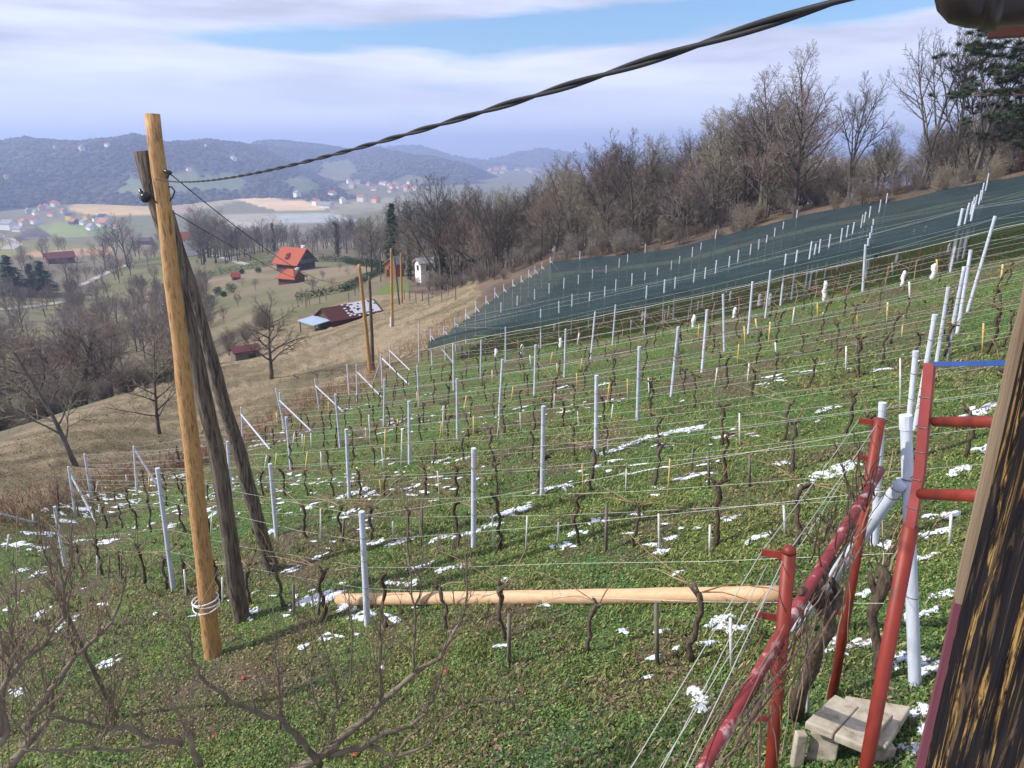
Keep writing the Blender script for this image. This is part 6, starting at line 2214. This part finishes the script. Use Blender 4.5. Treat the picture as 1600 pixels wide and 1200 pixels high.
bA = G(452, 1218, 3)
dA = math.hypot(bA.x, bA.y)
k_ = 4.05
A_limbs = [([bA - Vector((0, 0, .2)), bA + (P(455, 1235, k_) - bA) * .6, P(462, 1205, k_)], .085, .055),
           (L_([(462, 1205, 0), (510, 1175, 0), (535, 1152, .05), (570, 1125, .1), (595, 1098, .15), (648, 1052, .25), (688, 1028, .3), (703, 1000, .35), (722, 965, .4), (730, 915, .45), (727, 870, .45)], k_), .042, .006),
           (L_([(595, 1098, .15), (592, 1040, .12), (600, 982, .12), (598, 940, .1)], k_), .019, .006),
           (L_([(647, 1052, .25), (648, 1000, .25), (648, 950, .25), (640, 880, .25), (636, 800, .2)], k_), .014, .004),
           (L_([(648, 950, .25), (657, 925, .25), (660, 870, .25), (655, 800, .25)], k_), .009, .003),
           (L_([(508, 1178, 0), (565, 1170, .0), (600, 1145, -.02), (638, 1135, 0), (665, 1115, 0), (682, 1082, .05), (697, 1020, .1)], k_), .028, .007),
           (L_([(575, 1165, 0), (620, 1182, -.1), (665, 1165, -.1), (690, 1125, -.1), (760, 1092, -.05), (810, 1098, 0)], k_), .018, .006),
           (L_([(500, 1195, 0), (475, 1160, -.05), (448, 1138, -.1), (437, 1120, -.1), (415, 1120, -.1), (385, 1105, -.15), (350, 1085, -.2), (320, 1065, -.2), (300, 1030, -.2), (296, 985, -.2)], k_), .030, .007),
           (L_([(515, 1165, .02), (520, 1120, .0), (530, 1105, .05), (548, 1060, .05), (550, 985, .05), (545, 930, .05)], k_), .014, .004),
           (L_([(527, 1110, .05), (522, 1060, .0), (500, 990, .0), (488, 930, -.05)], k_), .009, .003),
           (L_([(508, 1125, 0), (490, 1090, -.02), (478, 1020, 0), (462, 960, 0)], k_), .008, .003),
           (L_([(438, 1140, -.1), (436, 1080, -.1), (430, 1000, -.1), (424, 940, -.1)], k_), .009, .003),
           (L_([(312, 1195, -.3), (300, 1160, -.3), (295, 1147, -.3)], k_), .025, .019),
           (L_([(505, 1200, -.1), (560, 1215, -.2), (610, 1195, -.25), (640, 1150, -.25), (680, 1120, -.25)], k_), .018, .006)]
apple_tree('pruned bare apple tree with many upright shoots in the middle below the log', bA, A_limbs, 61, 190)
bB = at_ud(-30, 4.6, 1150)
kb = 4.1
B_limbs = [([bB - Vector((0, 0, .2)), P(-20, 1230, kb), P(14, 1202, kb)], .09, .05),
           (L_([(14, 1202, 0), (42, 1162, 0), (72, 1130, .05), (82, 1100, .1), (85, 1060, .1)], kb), .032, .009),
           (L_([(38, 1140, 0), (57, 1107, .05), (92, 1065, .1), (117, 1025, .2), (150, 997, .3), (175, 972, .35), (190, 930, .4), (196, 880, .4)], kb), .026, .005),
           (L_([(117, 1025, .2), (106, 990, .2), (107, 960, .2), (112, 920, .2), (115, 860, .2)], kb), .010, .003),
           (L_([(-30, 1190, -.2), (2, 1158, -.2), (10, 1145, -.2), (2, 1095, -.15), (12, 1060, -.1), (37, 1030, 0), (65, 1012, .05), (100, 965, .1), (100, 930, .1), (92, 880, .1)], kb), .030, .006),
           (L_([(12, 1060, -.1), (20, 1020, -.1), (18, 980, -.1), (25, 930, -.1), (20, 860, -.1)], kb), .010, .003),
           (L_([(75, 1120, .05), (130, 1127, .0), (170, 1138, -.05), (197, 1135, -.1), (237, 1158, -.15), (287, 1162, -.2)], kb), .012, .022),
           (L_([(120, 1170, -.1), (150, 1165, -.1), (175, 1135, -.1), (176, 1105, -.1), (175, 1060, -.1)], kb), .010, .004),
           (L_([(30, 1165, -.1), (70, 1175, -.2), (130, 1168, -.25), (200, 1172, -.3), (250, 1160, -.3)], kb), .008, .012)]
apple_tree('bare apple tree with steep forked boughs at the frame corner', bB, B_limbs, 62, 170)
bC = at_ud(160, 8.6, 1000)
C_limbs = [([bC - Vector((0, 0, .2)), P(105, 962, 7.9), P(98, 940, 7.8)], .035, .02),
           (L_([(98, 940, 0), (80, 900, 0), (65, 850, 0), (60, 800, 0)], 7.8), .016, .005), (L_([(98, 940, 0), (108, 890, 0), (112, 830, 0), (118, 780, 0)], 7.8), .014, .004), (L_([(98, 940, 0), (125, 905, 0), (150, 860, 0), (150, 810, 0)], 7.8), .012, .004)]
apple_tree('young bare fruit tree with whippy shoots before the snowy weeds', bC, C_limbs, 63, 70)

# ------------------------------------------------------------------ clear away the source trees that were only copied
for pr in PROTOS:
    for ch in list(pr.children):
        bpy.data.objects.remove(ch)
    bpy.data.objects.remove(pr)

# ------------------------------------------------------------------ sky, sun, haze
SUN_AZ, SUN_EL = R(-98), R(38)        # azimuth from the view direction (+y), towards the left
w = bpy.data.worlds.new("World"); scene.world = w; w.use_nodes = True
nt = w.node_tree; L = nt.links.new
for n in list(nt.nodes):
    nt.nodes.remove(n)
out = nt.nodes.new("ShaderNodeOutputWorld")
sky = nt.nodes.new("ShaderNodeTexSky"); sky.sky_type = 'NISHITA'; sky.sun_disc = False
sky.sun_elevation = SUN_EL; sky.sun_rotation = SUN_AZ
sky.altitude = 200; sky.air_density = 1.0; sky.dust_density = 1.5; sky.ozone_density = 1.5
bg1 = nt.nodes.new("ShaderNodeBackground"); bg1.inputs[1].default_value = 0.12
tint = nt.nodes.new("ShaderNodeMixRGB"); tint.blend_type = 'MULTIPLY'; tint.inputs[0].default_value = 1; tint.inputs[2].default_value = (0.68, 0.86, 1.04, 1)
L(sky.outputs[0], tint.inputs[1]); L(tint.outputs[0], bg1.inputs[0])
tc = nt.nodes.new("ShaderNodeTexCoord")


def wnoise(scale, loc, sc, det=7, rough=.55, dist=0.0):
    mp = nt.nodes.new("ShaderNodeMapping"); mp.inputs["Scale"].default_value = sc; mp.inputs["Location"].default_value = loc
    nz = nt.nodes.new("ShaderNodeTexNoise"); nz.inputs["Scale"].default_value = scale; nz.inputs["Detail"].default_value = det; nz.inputs["Roughness"].default_value = rough; nz.inputs["Distortion"].default_value = dist
    L(tc.outputs["Generated"], mp.inputs[0]); L(mp.outputs[0], nz.inputs["Vector"])
    return nz.outputs["Fac"]


def wramp(src, stops):
    r = nt.nodes.new("ShaderNodeValToRGB"); e = r.color_ramp.elements
    e[0].position, e[0].color = stops[0][0], (*stops[0][1], 1)
    e[1].position, e[1].color = stops[-1][0], (*stops[-1][1], 1)
    for p_, c_ in stops[1:-1]:
        k = e.new(p_); k.color = (*c_, 1)
    L(src, r.inputs[0]); return r.outputs[0]


cover = wnoise(2.6, (0.3, 1.7, 0.35), (1, 1, 7), 8, .52, .3)
cover_src = cover
shade = wnoise(3.4, (4.3, 2.1, 5.0), (1, 1, 8), 7, .5, .2)
ccol = wramp(shade, [(0.34, (0.40, 0.42, 0.53)), (0.50, (0.54, 0.57, 0.73)), (0.66, (0.66, 0.69, 0.83))])
bg2 = nt.nodes.new("ShaderNodeBackground"); bg2.inputs[1].default_value = 1.0
L(ccol, bg2.inputs[0])


def gap(mask_in, u, v, rx, rz, amt):
    """a break in the cloud round one compass direction of the sky"""
    r = Vector(ray(u, v)).normalized()
    sb = nt.nodes.new("ShaderNodeVectorMath"); sb.operation = 'SUBTRACT'; sb.inputs[1].default_value = r
    sc = nt.nodes.new("ShaderNodeVectorMath"); sc.operation = 'MULTIPLY'; sc.inputs[1].default_value = (1 / rx, 1 / rx, 1 / rz)
    ln = nt.nodes.new("ShaderNodeVectorMath"); ln.operation = 'LENGTH'
    L(tc.outputs["Generated"], sb.inputs[0]); L(sb.outputs[0], sc.inputs[0]); L(sc.outputs[0], ln.inputs[0])
    mr = nt.nodes.new("ShaderNodeMapRange"); mr.interpolation_type = 'SMOOTHSTEP'
    mr.inputs[1].default_value = 0; mr.inputs[2].default_value = 1; mr.inputs[3].default_value = amt; mr.inputs[4].default_value = 0
    L(ln.outputs["Value"], mr.inputs[0])
    s2 = nt.nodes.new("ShaderNodeMath"); s2.operation = 'SUBTRACT'
    L(mask_in, s2.inputs[0]); L(mr.outputs[0], s2.inputs[1])
    return s2.outputs[0]
cover = cover_src
for g_ in ((640, 62, .42, .040, .25), (860, 48, .26, .036, .29), (1130, 22, .32, .05, .36), (1350, 2, .20, .045, .34), (420, 66, .20, .025, .20)):
    cover = gap(cover, *g_)
mask = wramp(cover, [(0.20, (0, 0, 0)), (0.38, (1, 1, 1))])
# towards the horizon the cloud closes into an even pale veil
sep = nt.nodes.new("ShaderNodeSeparateXYZ"); L(tc.outputs["Generated"], sep.inputs[0])
vr = nt.nodes.new("ShaderNodeMapRange"); vr.inputs[1].default_value = 0.02; vr.inputs[2].default_value = 0.10; vr.inputs[3].default_value = 1.0; vr.inputs[4].default_value = 0.0
L(sep.outputs["Z"], vr.inputs[0])
mxm = nt.nodes.new("ShaderNodeMath"); mxm.operation = 'MAXIMUM'
L(mask, mxm.inputs[0]); L(vr.outputs[0], mxm.inputs[1])
bg3 = nt.nodes.new("ShaderNodeBackground"); bg3.inputs[0].default_value = (0.63, 0.68, 0.84, 1); bg3.inputs[1].default_value = 1.0
mv = nt.nodes.new("ShaderNodeMixShader")
vr2 = nt.nodes.new("ShaderNodeMapRange"); vr2.inputs[1].default_value = 0.02; vr2.inputs[2].default_value = 0.11; vr2.inputs[3].default_value = 0.95; vr2.inputs[4].default_value = 0.0
L(sep.outputs["Z"], vr2.inputs[0])
L(vr2.outputs[0], mv.inputs[0]); L(bg2.outputs[0], mv.inputs[1]); L(bg3.outputs[0], mv.inputs[2])
mx = nt.nodes.new("ShaderNodeMixShader")
L(mxm.outputs[0], mx.inputs[0]); L(bg1.outputs[0], mx.inputs[1]); L(mv.outputs[0], mx.inputs[2])
L(mx.outputs[0], out.inputs["Surface"])

sl = bpy.data.lights.new("sun", 'SUN'); sl.energy = 4.2; sl.angle = R(1.0); sl.color = (1.0, 0.95, 0.87)
so = link("sun", sl)
sd_ = Vector((math.sin(SUN_AZ) * math.cos(SUN_EL), math.cos(SUN_AZ) * math.cos(SUN_EL), math.sin(SUN_EL)))
so.rotation_euler = sd_.to_track_quat('Z', 'Y').to_euler()

m = MB(); m.box((-7600, -60, -135), (7600, 7600, 130))
hm_, nt2, b_p = newmat("valley_haze")
nt2.nodes.remove(b_p)
pv = nt2.nodes.new("ShaderNodeVolumePrincipled")
pv.inputs["Color"].default_value = (0.50, 0.63, 1.0, 1); pv.inputs["Density"].default_value = 0.00036; pv.inputs["Anisotropy"].default_value = 0.2
nt2.links.new(pv.outputs[0], nt2.nodes["Material Output"].inputs["Volume"])
hz_ = link('haze', m.mesh('haze', hm_)); hz_['kind'] = 'stuff'; hz_['label'] = 'blue valley haze'

scene.view_settings.view_transform = 'Standard'
scene.view_settings.look = 'None'
scene.view_settings.exposure = 0.62
scene.view_settings.gamma = 1.0
scene.cycles.use_denoising = True
scene.cycles.max_bounces = 6
scene.cycles.diffuse_bounces = 2
scene.cycles.transparent_max_bounces = 12
scene.cycles.volume_bounces = 0
